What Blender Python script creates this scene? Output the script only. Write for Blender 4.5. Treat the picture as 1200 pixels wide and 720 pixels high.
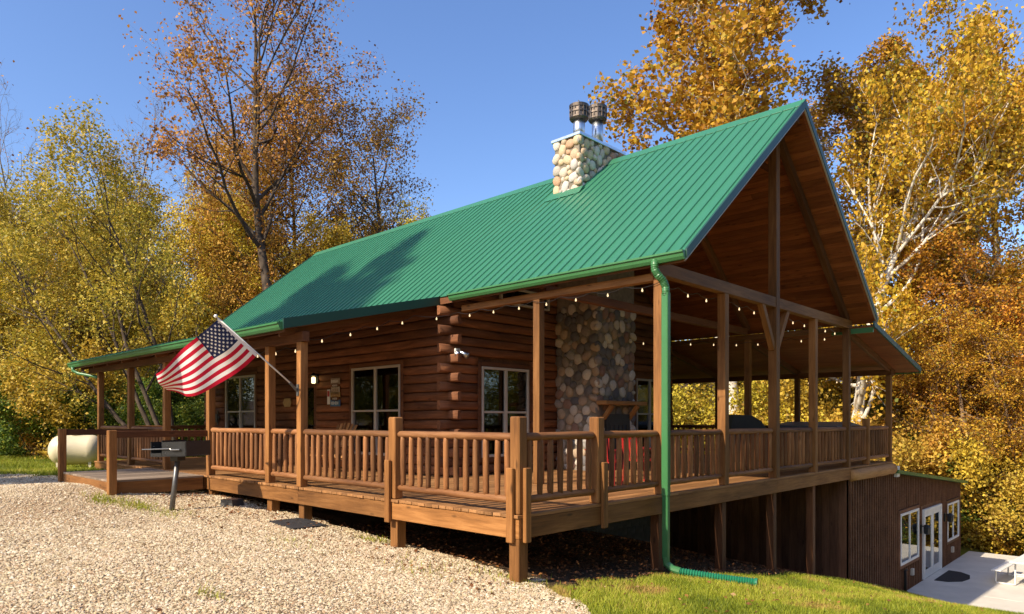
import bpy, math, random
import numpy as np
from mathutils import Vector, Matrix, Euler

for o in list(bpy.data.objects):
    bpy.data.objects.remove(o)
scene = bpy.context.scene
COL = scene.collection
R = math.radians

# ------------------------------------------------------------------ camera
FPX, CXP, HYP = 814.0, 600.0, 493.0          # focal length, centre and horizon in photo pixels
YAW = R(43.6)
fwd = (-math.sin(YAW), math.cos(YAW))
rgt = (fwd[1], -fwd[0])
_u0 = 8.0 / FPX
EYE = (-8.3 * (fwd[0] + _u0 * rgt[0]), -8.3 * (fwd[1] + _u0 * rgt[1]), 2.0)
cam = bpy.data.cameras.new('camera')
cam.sensor_width = 36.0
cam.lens = FPX / 1200.0 * 36.0
cam.shift_y = (HYP - 360.0) / 1200.0
cam.clip_start = 0.1
cam.clip_end = 3000.0
camo = bpy.data.objects.new('camera', cam)
COL.objects.link(camo)
camo.location = EYE
camo.rotation_euler = (R(90), 0, YAW)
scene.camera = camo

# ------------------------------------------------------------------ light
SUN_EL, SUN_AZ = R(38), R(5.5)                 # shadows run towards +Y, a little towards +X
world = bpy.data.worlds.new('World')
scene.world = world
world.use_nodes = True
wn = world.node_tree
wn.nodes.clear()
wo = wn.nodes.new('ShaderNodeOutputWorld')
wb = wn.nodes.new('ShaderNodeBackground')
ws = wn.nodes.new('ShaderNodeTexSky')
ws.sky_type = 'NISHITA'
ws.sun_disc = False
ws.sun_elevation = SUN_EL
ws.sun_rotation = math.pi + SUN_AZ
ws.altitude = 300
ws.air_density = 1.0
ws.dust_density = 1.6
ws.ozone_density = 3.0
wb.inputs['Strength'].default_value = 0.145
wh = wn.nodes.new('ShaderNodeHueSaturation')     # the photograph's sky is a deep clear blue
wh.inputs['Saturation'].default_value = 1.12
wh.inputs['Hue'].default_value = 0.508
wn.links.new(ws.outputs[0], wh.inputs['Color'])
wn.links.new(wh.outputs[0], wb.inputs['Color'])
wn.links.new(wb.outputs[0], wo.inputs['Surface'])
sl = bpy.data.lights.new('sun', 'SUN')
sl.energy = 4.5
sl.angle = R(0.55)
sl.color = (1.0, 0.86, 0.66)
so = bpy.data.objects.new('sun', sl)
COL.objects.link(so)
_ld = Vector((math.sin(SUN_AZ) * math.cos(SUN_EL), math.cos(SUN_AZ) * math.cos(SUN_EL), -math.sin(SUN_EL)))
so.rotation_euler = _ld.to_track_quat('-Z', 'Y').to_euler()
so.location = (-5, -30, 30)
scene.view_settings.view_transform = 'Standard'
scene.view_settings.look = 'None'
scene.view_settings.exposure = 0.78
scene.view_settings.gamma = 1.0
scene.view_settings.use_curve_mapping = False
scene.render.engine = 'CYCLES'

# ------------------------------------------------------------------ helpers
def ray(px, py):
    u = (px - CXP) / FPX
    return (fwd[0] + u * rgt[0], fwd[1] + u * rgt[1], (HYP - py) / FPX)

def at_depth(px, py, d):
    r_ = ray(px, py)
    return Vector((EYE[0] + r_[0] * d, EYE[1] + r_[1] * d, EYE[2] + r_[2] * d))

def proj(p):
    dx, dy, dz = p[0] - EYE[0], p[1] - EYE[1], p[2] - EYE[2]
    D = dx * fwd[0] + dy * fwd[1]
    return (CXP + FPX * (dx * rgt[0] + dy * rgt[1]) / max(D, 1e-3), HYP - FPX * dz / max(D, 1e-3), D)

def sstep(a, b, x):
    t = np.clip((np.asarray(x, float) - a) / (b - a), 0, 1)
    return t * t * (3 - 2 * t)

WM = {}
def place(o, M, parent=None):
    """World matrix M, whatever the parent's."""
    WM[o.name] = M
    if parent is not None:
        o.parent = parent
        o.matrix_parent_inverse = WM[parent.name].inverted()
    o.matrix_basis = M
    return o

def tag(o, label=None, cat=None, group=None, kind=None):
    if label: o['label'] = label
    if cat: o['category'] = cat
    if group: o['group'] = group
    if kind: o['kind'] = kind
    return o

def thing(name, loc, label, cat, group=None):
    o = bpy.data.objects.new(name, None)
    COL.objects.link(o)
    o.empty_display_size = 0.2
    place(o, Matrix.Translation(Vector(loc)))
    return tag(o, label, cat, group)

def mesh_np(name, v, f, mat=None, smooth=False):
    """v: Nx3, f: list of tuples or an MxK int array."""
    me = bpy.data.meshes.new(name)
    if isinstance(f, np.ndarray):
        v = np.asarray(v, np.float32)
        k = f.shape[1]
        me.vertices.add(len(v))
        me.vertices.foreach_set('co', v.ravel())
        me.loops.add(f.size)
        me.loops.foreach_set('vertex_index', f.astype(np.int32).ravel())
        me.polygons.add(len(f))
        me.polygons.foreach_set('loop_start', np.arange(0, f.size, k, dtype=np.int32))
        me.polygons.foreach_set('loop_total', np.full(len(f), k, np.int32))
        me.update(calc_edges=True)
    else:
        me.from_pydata([tuple(p) for p in v], [], f)
        me.update()
    if smooth:
        me.polygons.foreach_set('use_smooth', np.ones(len(me.polygons), bool))
    if mat is not None:
        for m in (mat if isinstance(mat, (list, tuple)) else [mat]):
            me.materials.append(m)
    return me

def obj(name, me, parent=None, M=None):
    o = bpy.data.objects.new(name, me)
    COL.objects.link(o)
    return place(o, M if M is not None else Matrix.Identity(4), parent)

class MB:
    """Collects shapes into one mesh."""
    def __init__(self):
        self.v, self.f, self.m = [], [], []
    def add(self, v, f, m=0):
        n = len(self.v)
        self.v += [tuple(p) for p in v]
        self.f += [tuple(i + n for i in q) for q in f]
        self.m += [m] * len(f)
        return self
    def box(self, x0, x1, y0, y1, z0, z1, m=0, c=0.0):
        if c <= 0:
            v = [(x, y, z) for z in (z0, z1) for y in (y0, y1) for x in (x0, x1)]
            f = [(0, 2, 3, 1), (4, 5, 7, 6), (0, 1, 5, 4), (2, 6, 7, 3), (0, 4, 6, 2), (1, 3, 7, 5)]
            return self.add(v, f, m)
        v, f = chamfer_box(x0, x1, y0, y1, z0, z1, c)
        return self.add(v, f, m)
    def bar(self, p0, p1, w, h, m=0, c=0.0):
        M, L = bar_matrix(p0, p1)
        v, f = (chamfer_box(0, L, -w / 2, w / 2, -h / 2, h / 2, c) if c > 0 else box_vf(0, L, -w / 2, w / 2, -h / 2, h / 2))
        return self.add([M @ Vector(p) for p in v], f, m)
    def tube(self, pts, rad, n=8, m=0, caps=True):
        v, f = tube_vf(pts, rad, n, caps)
        return self.add(v, f, m)
    def lathe(self, prof, n=16, o=(0, 0, 0), m=0):
        v, f = [], []
        for (r_, z) in prof:
            for k in range(n):
                a = 2 * math.pi * k / n
                v.append((o[0] + r_ * math.cos(a), o[1] + r_ * math.sin(a), o[2] + z))
        for i in range(len(prof) - 1):
            for k in range(n):
                k2 = (k + 1) % n
                f.append((i * n + k, i * n + k2, (i + 1) * n + k2, (i + 1) * n + k))
        f.append(tuple(range(n))[::-1])
        f.append(tuple((len(prof) - 1) * n + k for k in range(n)))
        return self.add(v, f, m)
    def prism(self, poly, axis, a0, a1, m=0):
        """poly of 2D points extruded along an axis (0,1,2)."""
        n = len(poly)
        v = []
        for a in (a0, a1):
            for (p, q) in poly:
                v.append([(a, p, q), (p, a, q), (p, q, a)][axis])
        f = [tuple(range(n)), tuple(range(n, 2 * n))[::-1]]
        for i in range(n):
            j = (i + 1) % n
            f.append((i, i + n, j + n, j))
        return self.add(v, f, m)
    def mesh(self, name, mat, smooth=False, fix=True):
        me = mesh_np(name, self.v, self.f, mat, smooth)
        if any(self.m):
            me.polygons.foreach_set('material_index', np.array(self.m, np.int32))
        if fix:
            import bmesh
            bm = bmesh.new()
            bm.from_mesh(me)
            bmesh.ops.recalc_face_normals(bm, faces=bm.faces)
            bm.to_mesh(me)
            bm.free()
        return me
    def build(self, name, mat, parent=None, smooth=False, M=None):
        return obj(name, self.mesh(name, mat, smooth), parent, M)

def box_vf(x0, x1, y0, y1, z0, z1):
    v = [(x, y, z) for z in (z0, z1) for y in (y0, y1) for x in (x0, x1)]
    return v, [(0, 2, 3, 1), (4, 5, 7, 6), (0, 1, 5, 4), (2, 6, 7, 3), (0, 4, 6, 2), (1, 3, 7, 5)]

def chamfer_box(x0, x1, y0, y1, z0, z1, c):
    """Box with chamfered edges: 24 corners, 26 faces."""
    v, idx = [], {}
    X, Y, Z = (x0, x1), (y0, y1), (z0, z1)
    for i in (0, 1):
        for j in (0, 1):
            for k in (0, 1):
                sx, sy, sz = (1 - 2 * i) * c, (1 - 2 * j) * c, (1 - 2 * k) * c
                for ax in range(3):
                    idx[(i, j, k, ax)] = len(v)
                    v.append((X[i] + (0 if ax == 0 else sx), Y[j] + (0 if ax == 1 else sy), Z[k] + (0 if ax == 2 else sz)))
    f = []
    for i in (0, 1):
        f.append(tuple(idx[(i, j, k, 0)] for j, k in ((0, 0), (1, 0), (1, 1), (0, 1))))
        f.append(tuple(idx[(j, i, k, 1)] for j, k in ((0, 0), (1, 0), (1, 1), (0, 1))))
        f.append(tuple(idx[(j, k, i, 2)] for j, k in ((0, 0), (1, 0), (1, 1), (0, 1))))
    for a in (0, 1):
        for b in (0, 1):
            f.append((idx[(0, a, b, 1)], idx[(1, a, b, 1)], idx[(1, a, b, 2)], idx[(0, a, b, 2)]))
            f.append((idx[(a, 0, b, 0)], idx[(a, 1, b, 0)], idx[(a, 1, b, 2)], idx[(a, 0, b, 2)]))
            f.append((idx[(a, b, 0, 0)], idx[(a, b, 1, 0)], idx[(a, b, 1, 1)], idx[(a, b, 0, 1)]))
    for i in (0, 1):
        for j in (0, 1):
            for k in (0, 1):
                f.append((idx[(i, j, k, 0)], idx[(i, j, k, 1)], idx[(i, j, k, 2)]))
    return v, f

def bar_matrix(p0, p1, up=None):
    p0, p1 = Vector(p0), Vector(p1)
    d = p1 - p0
    L = d.length
    x = d / L
    u = Vector(up) if up else (Vector((0, 0, 1)) if abs(x.z) < 0.95 else Vector((0, 1, 0)))
    y = u.cross(x).normalized()
    z = x.cross(y)
    M = Matrix(((x.x, y.x, z.x, p0.x), (x.y, y.y, z.y, p0.y), (x.z, y.z, z.z, p0.z), (0, 0, 0, 1)))
    return M, L

def tube_vf(pts, rad, n=8, caps=True):
    P = [Vector(p) for p in pts]
    if not hasattr(rad, '__len__'):
        rad = [rad] * len(P)
    v, f = [], []
    pu = None
    for i, p in enumerate(P):
        t = (P[min(i + 1, len(P) - 1)] - P[max(i - 1, 0)])
        t = t.normalized() if t.length > 1e-9 else Vector((0, 0, 1))
        if pu is None:
            a = Vector((0, 0, 1)) if abs(t.z) < 0.9 else Vector((1, 0, 0))
            pu = a.cross(t).normalized()
        else:
            pu = (pu - t * pu.dot(t)).normalized()
        w = t.cross(pu)
        for k in range(n):
            a = 2 * math.pi * k / n
            v.append(p + (pu * math.cos(a) + w * math.sin(a)) * rad[i])
    for i in range(len(P) - 1):
        for k in range(n):
            k2 = (k + 1) % n
            f.append((i * n + k, i * n + k2, (i + 1) * n + k2, (i + 1) * n + k))
    if caps:
        f.append(tuple(range(n))[::-1])
        f.append(tuple((len(P) - 1) * n + k for k in range(n)))
    return v, f

_cache = {}
def board(name, p0, p1, w, h, mat, parent, c=0.006, up=None):
    """A timber with its grain along its own X; w across, h upwards. Alike boards share their mesh."""
    M, L = bar_matrix(p0, p1, up)
    key = (name, round(L, 3), w, h, mat.name, c)
    if key not in _cache:
        v, f = chamfer_box(0, L, -w / 2, w / 2, -h / 2, h / 2, c)
        b = MB(); b.add(v, f)
        _cache[key] = b.mesh(name, mat)
    return obj(name, _cache[key], parent, M)

def post(name, x, y, z0, z1, s, mat, parent, c=0.008):
    return board(name, (x, y, z0), (x, y, z1), s, s, mat, parent, c)

# ------------------------------------------------------------------ materials
def newmat(name):
    m = bpy.data.materials.new(name)
    m.use_nodes = True
    nt = m.node_tree
    nt.nodes.clear()
    out = nt.nodes.new('ShaderNodeOutputMaterial')
    return m, nt, out

def N(nt, t, **kw):
    n = nt.nodes.new(t)
    for k, v in kw.items():
        if k in n.inputs:
            n.inputs[k].default_value = v
        else:
            setattr(n, k, v)
    return n

def ramp(nt, stops, interp='LINEAR'):
    r_ = nt.nodes.new('ShaderNodeValToRGB')
    r_.color_ramp.interpolation = interp
    e = r_.color_ramp.elements
    while len(e) < len(stops):
        e.new(0.5)
    for k, (p, c) in enumerate(stops):
        e[k].position = p
        e[k].color = (c[0], c[1], c[2], 1)
    return r_

def plain(name, col, rough=0.6, metal=0.0, spec=0.5, vary=0.12, scale=6.0, bump=0.0, bscale=40.0):
    """Colour with soft irregular variation and faint relief."""
    m, nt, out = newmat(name)
    b = N(nt, 'ShaderNodeBsdfPrincipled', Roughness=rough, Metallic=metal)
    b.inputs['Specular IOR Level'].default_value = spec
    tc = N(nt, 'ShaderNodeTexCoord')
    no = N(nt, 'ShaderNodeTexNoise', Scale=scale, Detail=5.0, Roughness=0.6)
    nt.links.new(tc.outputs['Object'], no.inputs['Vector'])
    rp = ramp(nt, [(0.3, [c * (1 - vary) for c in col]), (0.7, [min(1, c * (1 + vary)) for c in col])])
    nt.links.new(no.outputs['Fac'], rp.inputs['Fac'])
    nt.links.new(rp.outputs['Color'], b.inputs['Base Color'])
    if bump > 0:
        n2 = N(nt, 'ShaderNodeTexNoise', Scale=bscale, Detail=4.0)
        nt.links.new(tc.outputs['Object'], n2.inputs['Vector'])
        bp = N(nt, 'ShaderNodeBump', Strength=bump, Distance=0.01)
        nt.links.new(n2.outputs['Fac'], bp.inputs['Height'])
        nt.links.new(bp.outputs['Normal'], b.inputs['Normal'])
    nt.links.new(b.outputs[0], out.inputs['Surface'])
    return m

def wood(name, dark, mid, light, rough=0.62, fine=1.0, bump=0.35, objvar=0.3, weather=0.0):
    """Stained timber: grain along local X, knots, a different shade for each piece."""
    m, nt, out = newmat(name)
    L = nt.links.new
    b = N(nt, 'ShaderNodeBsdfPrincipled', Roughness=rough)
    b.inputs['Specular IOR Level'].default_value = 0.25
    tc = N(nt, 'ShaderNodeTexCoord')
    oi = N(nt, 'ShaderNodeObjectInfo')
    mul = N(nt, 'ShaderNodeMath', operation='MULTIPLY'); mul.inputs[1].default_value = 57.0
    L(oi.outputs['Random'], mul.inputs[0])
    add = N(nt, 'ShaderNodeVectorMath', operation='ADD')
    L(tc.outputs['Object'], add.inputs[0]); L(mul.outputs[0], add.inputs[1])
    mp = N(nt, 'ShaderNodeMapping'); mp.inputs['Scale'].default_value = (1.1 * fine, 16 * fine, 16 * fine)
    L(add.outputs[0], mp.inputs['Vector'])
    g = N(nt, 'ShaderNodeTexNoise', Scale=1.6, Detail=8.0, Roughness=0.65, Distortion=0.6)
    L(mp.outputs[0], g.inputs['Vector'])
    mp2 = N(nt, 'ShaderNodeMapping'); mp2.inputs['Scale'].default_value = (0.7, 2.2, 2.2)
    L(add.outputs[0], mp2.inputs['Vector'])
    g2 = N(nt, 'ShaderNodeTexNoise', Scale=1.3, Detail=3.0)
    L(mp2.outputs[0], g2.inputs['Vector'])
    mixf = N(nt, 'ShaderNodeMath', operation='MULTIPLY_ADD'); mixf.inputs[1].default_value = 0.55
    h = N(nt, 'ShaderNodeMath', operation='MULTIPLY'); h.inputs[1].default_value = 0.45
    L(g2.outputs['Fac'], h.inputs[0]); L(g.outputs['Fac'], mixf.inputs[0]); L(h.outputs[0], mixf.inputs[2])
    rp = ramp(nt, [(0.30, dark), (0.50, mid), (0.68, light)])
    L(mixf.outputs[0], rp.inputs['Fac'])
    # knots
    mp3 = N(nt, 'ShaderNodeMapping'); mp3.inputs['Scale'].default_value = (2.2, 7.0, 7.0)
    L(add.outputs[0], mp3.inputs['Vector'])
    vo = N(nt, 'ShaderNodeTexVoronoi', Scale=0.8)
    L(mp3.outputs[0], vo.inputs['Vector'])
    kr = ramp(nt, [(0.05, (0.25, 0.25, 0.25)), (0.14, (1, 1, 1))])
    L(vo.outputs['Distance'], kr.inputs['Fac'])
    mk = N(nt, 'ShaderNodeMix', data_type='RGBA', blend_type='MULTIPLY'); mk.inputs['Factor'].default_value = 0.75
    L(rp.outputs['Color'], mk.inputs['A']); L(kr.outputs['Color'], mk.inputs['B'])
    hs = N(nt, 'ShaderNodeHueSaturation')
    mr = N(nt, 'ShaderNodeMapRange'); mr.inputs['To Min'].default_value = 1 - objvar; mr.inputs['To Max'].default_value = 1 + objvar
    L(oi.outputs['Random'], mr.inputs['Value']); L(mr.outputs[0], hs.inputs['Value'])
    L(mk.outputs['Result'], hs.inputs['Color'])
    L(hs.outputs[0], b.inputs['Base Color'])
    bp = N(nt, 'ShaderNodeBump', Strength=bump, Distance=0.006)
    L(g.outputs['Fac'], bp.inputs['Height']); L(bp.outputs[0], b.inputs['Normal'])
    L(b.outputs[0], out.inputs['Surface'])
    return m

def leafmat(name, stops, transl=0.35):
    m, nt, out = newmat(name)
    L = nt.links.new
    at = N(nt, 'ShaderNodeAttribute', attribute_name='tint')
    rp = ramp(nt, stops)
    oi = N(nt, 'ShaderNodeObjectInfo')
    hs = N(nt, 'ShaderNodeHueSaturation')
    mr = N(nt, 'ShaderNodeMapRange'); mr.inputs['To Min'].default_value = 0.8; mr.inputs['To Max'].default_value = 1.2
    L(oi.outputs['Random'], mr.inputs['Value']); L(mr.outputs[0], hs.inputs['Value'])
    mr2 = N(nt, 'ShaderNodeMapRange'); mr2.inputs['To Min'].default_value = 0.488; mr2.inputs['To Max'].default_value = 0.515
    mu = N(nt, 'ShaderNodeMath', operation='MULTIPLY'); mu.inputs[1].default_value = 7.31
    fr = N(nt, 'ShaderNodeMath', operation='FRACT')
    L(oi.outputs['Random'], mu.inputs[0]); L(mu.outputs[0], fr.inputs[0]); L(fr.outputs[0], mr2.inputs['Value'])
    L(mr2.outputs[0], hs.inputs['Hue'])
    L(at.outputs['Fac'], rp.inputs['Fac']); L(rp.outputs['Color'], hs.inputs['Color'])
    d = N(nt, 'ShaderNodeBsdfPrincipled', Roughness=0.55)
    d.inputs['Specular IOR Level'].default_value = 0.3
    t = N(nt, 'ShaderNodeBsdfTranslucent')
    mx = N(nt, 'ShaderNodeMixShader'); mx.inputs[0].default_value = transl
    L(hs.outputs[0], d.inputs['Base Color']); L(hs.outputs[0], t.inputs['Color'])
    L(d.outputs[0], mx.inputs[1]); L(t.outputs[0], mx.inputs[2]); L(mx.outputs[0], out.inputs['Surface'])
    return m

M_ = {}
M_['timber'] = wood('stained_timber', (0.095, 0.038, 0.011), (0.225, 0.098, 0.029), (0.35, 0.165, 0.055), bump=0.5)
M_['rail'] = wood('rail_log', (0.075, 0.030, 0.012), (0.21, 0.088, 0.031), (0.34, 0.165, 0.068), fine=1.4, bump=0.7, objvar=0.42)
M_['plank'] = wood('deck_plank', (0.13, 0.058, 0.022), (0.27, 0.13, 0.048), (0.38, 0.20, 0.085))
M_['dark_timber'] = wood('dark_timber', (0.06, 0.022, 0.010), (0.13, 0.05, 0.020), (0.20, 0.085, 0.036))
M_['log'] = wood('wall_log', (0.062, 0.023, 0.010), (0.165, 0.064, 0.027), (0.28, 0.115, 0.05), objvar=0.35, bump=0.9, rough=0.75)
M_['logend'] = wood('log_end', (0.14, 0.055, 0.02), (0.27, 0.12, 0.05), (0.36, 0.18, 0.08))
M_['ceil'] = wood('ceiling_board', (0.11, 0.030, 0.010), (0.22, 0.065, 0.020), (0.31, 0.105, 0.036), objvar=0.22)
M_['siding'] = wood('siding_board', (0.07, 0.030, 0.016), (0.155, 0.068, 0.034), (0.24, 0.115, 0.06))
M_['pale_wood'] = wood('pale_wood', (0.22, 0.10, 0.03), (0.40, 0.20, 0.07), (0.52, 0.29, 0.12))
M_['greywood'] = wood('weathered_wood', (0.13, 0.095, 0.07), (0.24, 0.18, 0.13), (0.34, 0.27, 0.21))
M_['roof'] = plain('green_metal', (0.034, 0.165, 0.090), rough=0.38, spec=0.5, vary=0.07, scale=0.9, bump=0.03, bscale=3.0)
M_['trim'] = plain('green_trim', (0.045, 0.165, 0.06), rough=0.36, vary=0.06, scale=2.0)
M_['shaded_trim'] = plain('shaded_green_trim', (0.014, 0.062, 0.045), rough=0.45, vary=0.06, scale=2.0)  # same trim green, darkened to carry the shade on the rake ends
M_['white'] = plain('white_paint', (0.72, 0.72, 0.70), rough=0.45, vary=0.05)
M_['frame'] = plain('tan_window_frame', (0.44, 0.40, 0.34), rough=0.5, vary=0.05)
M_['steel'] = plain('galvanized_steel', (0.62, 0.66, 0.70), rough=0.33, metal=1.0, vary=0.12, scale=9)
M_['darksteel'] = plain('sooty_steel', (0.13, 0.105, 0.085), rough=0.45, metal=0.9, vary=0.35, scale=14)
M_['black'] = plain('black_steel', (0.016, 0.017, 0.019), rough=0.42, vary=0.25, scale=20, bump=0.1)
M_['grey_steel'] = plain('grey_post_steel', (0.13, 0.13, 0.13), rough=0.4, metal=0.6, vary=0.2, scale=14)
M_['mortar'] = plain('mortar', (0.20, 0.17, 0.13), rough=0.95, vary=0.25, scale=9, bump=0.5, bscale=60)
M_['block'] = plain('concrete_block', (0.17, 0.16, 0.15), rough=0.95, vary=0.25, scale=5, bump=0.4, bscale=60)
M_['concrete'] = plain('patio_concrete', (0.58, 0.54, 0.47), rough=0.9, vary=0.10, scale=1.4, bump=0.15, bscale=90)
M_['tank'] = plain('cream_tank_paint', (0.66, 0.58, 0.40), rough=0.42, vary=0.09, scale=2.5)
M_['red'] = plain('red_paint', (0.33, 0.015, 0.015), rough=0.4, vary=0.08)
M_['flag_red'] = plain('flag_red', (0.48, 0.010, 0.035), rough=0.8, spec=0.15, vary=0.07)
M_['flag_white'] = plain('flag_white', (0.78, 0.76, 0.76), rough=0.8, spec=0.15, vary=0.03)
M_['flag_blue'] = plain('flag_blue', (0.018, 0.026, 0.085), rough=0.8, spec=0.15, vary=0.07)
M_['cover'] = plain('dark_vinyl', (0.020, 0.021, 0.024), rough=0.5, vary=0.2, scale=5, bump=0.3, bscale=9)
M_['greycover'] = plain('grey_vinyl', (0.10, 0.115, 0.135), rough=0.55, vary=0.12, scale=4, bump=0.2, bscale=8)
M_['mat'] = plain('rough_black', (0.020, 0.019, 0.020), rough=0.85, vary=0.5, scale=60, bump=0.9, bscale=90)  # for the square black patch on the gravel
M_['blue'] = plain('blue_sign', (0.05, 0.14, 0.28), rough=0.6)
M_['cream'] = plain('cream_sign', (0.55, 0.48, 0.36), rough=0.6, vary=0.25, scale=40)
M_['tan'] = plain('tan_sign', (0.45, 0.30, 0.12), rough=0.6, vary=0.2)
M_['flex'] = plain('green_flex_pipe', (0.015, 0.16, 0.085), rough=0.38, vary=0.08)

def glassmat():
    m, nt, out = newmat('window_glass')
    L = nt.links.new
    g = N(nt, 'ShaderNodeBsdfGlossy', Roughness=0.015); g.inputs['Color'].default_value = (0.9, 0.95, 1, 1)
    t = N(nt, 'ShaderNodeBsdfTransparent'); t.inputs['Color'].default_value = (0.75, 0.78, 0.78, 1)
    fr = N(nt, 'ShaderNodeFresnel', IOR=1.5)
    ad = N(nt, 'ShaderNodeMath', operation='MULTIPLY_ADD'); ad.inputs[1].default_value = 1.2; ad.inputs[2].default_value = 0.05
    L(fr.outputs[0], ad.inputs[0])
    tc = N(nt, 'ShaderNodeTexCoord'); no = N(nt, 'ShaderNodeTexNoise', Scale=1.3, Detail=1.0)
    L(tc.outputs['Object'], no.inputs['Vector'])
    bp = N(nt, 'ShaderNodeBump', Strength=0.03, Distance=0.05); L(no.outputs['Fac'], bp.inputs['Height']); L(bp.outputs[0], g.inputs['Normal'])
    mx = N(nt, 'ShaderNodeMixShader')
    L(ad.outputs[0], mx.inputs[0]); L(t.outputs[0], mx.inputs[1]); L(g.outputs[0], mx.inputs[2]); L(mx.outputs[0], out.inputs['Surface'])
    return m
M_['glass'] = glassmat()

def emis(name, col, s):
    m, nt, out = newmat(name)
    e = N(nt, 'ShaderNodeEmission', Strength=s); e.inputs['Color'].default_value = (*col, 1)
    nt.links.new(e.outputs[0], out.inputs['Surface'])
    return m
M_['bulb'] = emis('lit_bulb', (1.0, 0.70, 0.38), 1.1)
M_['lamp'] = emis('lit_lamp', (1.0, 0.78, 0.35), 2.2)

def stonemat(name, stops):
    m, nt, out = newmat(name)
    L = nt.links.new
    oi = N(nt, 'ShaderNodeObjectInfo')
    rp = ramp(nt, stops, 'CONSTANT')
    L(oi.outputs['Random'], rp.inputs['Fac'])
    tc = N(nt, 'ShaderNodeTexCoord')
    no = N(nt, 'ShaderNodeTexNoise', Scale=3.0, Detail=6.0, Roughness=0.7)
    L(tc.outputs['Object'], no.inputs['Vector'])
    mr = N(nt, 'ShaderNodeMapRange'); mr.inputs['To Min'].default_value = 0.6; mr.inputs['To Max'].default_value = 1.35
    L(no.outputs['Fac'], mr.inputs['Value'])
    hs = N(nt, 'ShaderNodeHueSaturation'); L(mr.outputs[0], hs.inputs['Value']); L(rp.outputs['Color'], hs.inputs['Color'])
    b = N(nt, 'ShaderNodeBsdfPrincipled', Roughness=0.7)
    bp = N(nt, 'ShaderNodeBump', Strength=0.4, Distance=0.03); L(no.outputs['Fac'], bp.inputs['Height']); L(bp.outputs[0], b.inputs['Normal'])
    L(hs.outputs[0], b.inputs['Base Color']); L(b.outputs[0], out.inputs['Surface'])
    return m
M_['stone_in'] = stonemat('river_stone', [(0, (0.13, 0.12, 0.12)), (0.13, (0.34, 0.25, 0.18)), (0.26, (0.26, 0.22, 0.19)), (0.38, (0.50, 0.44, 0.37)), (0.50, (0.11, 0.11, 0.12)),
                                          (0.62, (0.38, 0.28, 0.19)), (0.72, (0.24, 0.14, 0.10)), (0.82, (0.56, 0.51, 0.44)), (0.92, (0.30, 0.28, 0.26))])
M_['stone_out'] = stonemat('pale_river_stone', [(0, (0.52, 0.44, 0.34)), (0.2, (0.46, 0.34, 0.22)), (0.36, (0.58, 0.52, 0.44)), (0.5, (0.44, 0.27, 0.16)),
                                                (0.62, (0.50, 0.46, 0.42)), (0.75, (0.40, 0.36, 0.31)), (0.86, (0.55, 0.42, 0.26))])

# ------------------------------------------------------------------ terrain
_gy = [-60, -20, -6, 0, 3.2, 5.35, 7.44, 9.57, 12, 15.6, 17.5, 22, 40]
_gz = [0.9, 0.45, 0.14, 0.02, -0.34, -0.65, -0.97, -1.46, -2.02, -2.8, -3.05, -3.1, -3.3]
def terrain(x, y):
    x = np.asarray(x, float); y = np.asarray(y, float)
    g = np.interp(y, _gy, _gz)
    near = g + 0.05 * np.clip(-x, 0, 9) + np.where(y > 0, 0.0, 0)
    # bank drops away towards the patio
    near = near - 0.20 * sstep(0.5, 2.6, x) * sstep(5.0, 8.0, y)
    near = near - 0.35 * sstep(13.3, 14.6, y) * sstep(0.0, 0.6, x)
    # gravel heaped up to the walkway
    near = near + 0.19 * np.exp(-(((x + 10.4) / 1.9) ** 2 + ((y + 2.5) / 1.3) ** 2))
    left = np.interp(x, [-60, -26, -19.5, -14, -9], [0.5, 0.42, 0.45, 0.66, 0.62])
    w = sstep(-8.5, -14.5, x)
    z = near * (1 - w) + left * w
    far = (x * fwd[0] + y * fwd[1])
    z = z + 11.0 * sstep(42, 120, far)
    z = z + 0.03 * np.sin(x * 0.9 + 1.3) * np.sin(y * 0.7 + 0.4) + 0.015 * np.sin(x * 2.3) * np.cos(y * 2.7)
    return z

def tz(x, y):
    return float(terrain(x, y))

def axis_pts(lo, hi, a, b, step, far):
    mid = np.arange(a, b + 1e-6, step)
    l = [a]; s = step
    while l[-1] > lo:
        s *= far; l.append(l[-1] - s)
    h = [mid[-1]]; s = step
    while h[-1] < hi:
        s *= far; h.append(h[-1] + s)
    return np.concatenate([np.array(l[1:])[::-1], mid, np.array(h[1:])])

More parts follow.
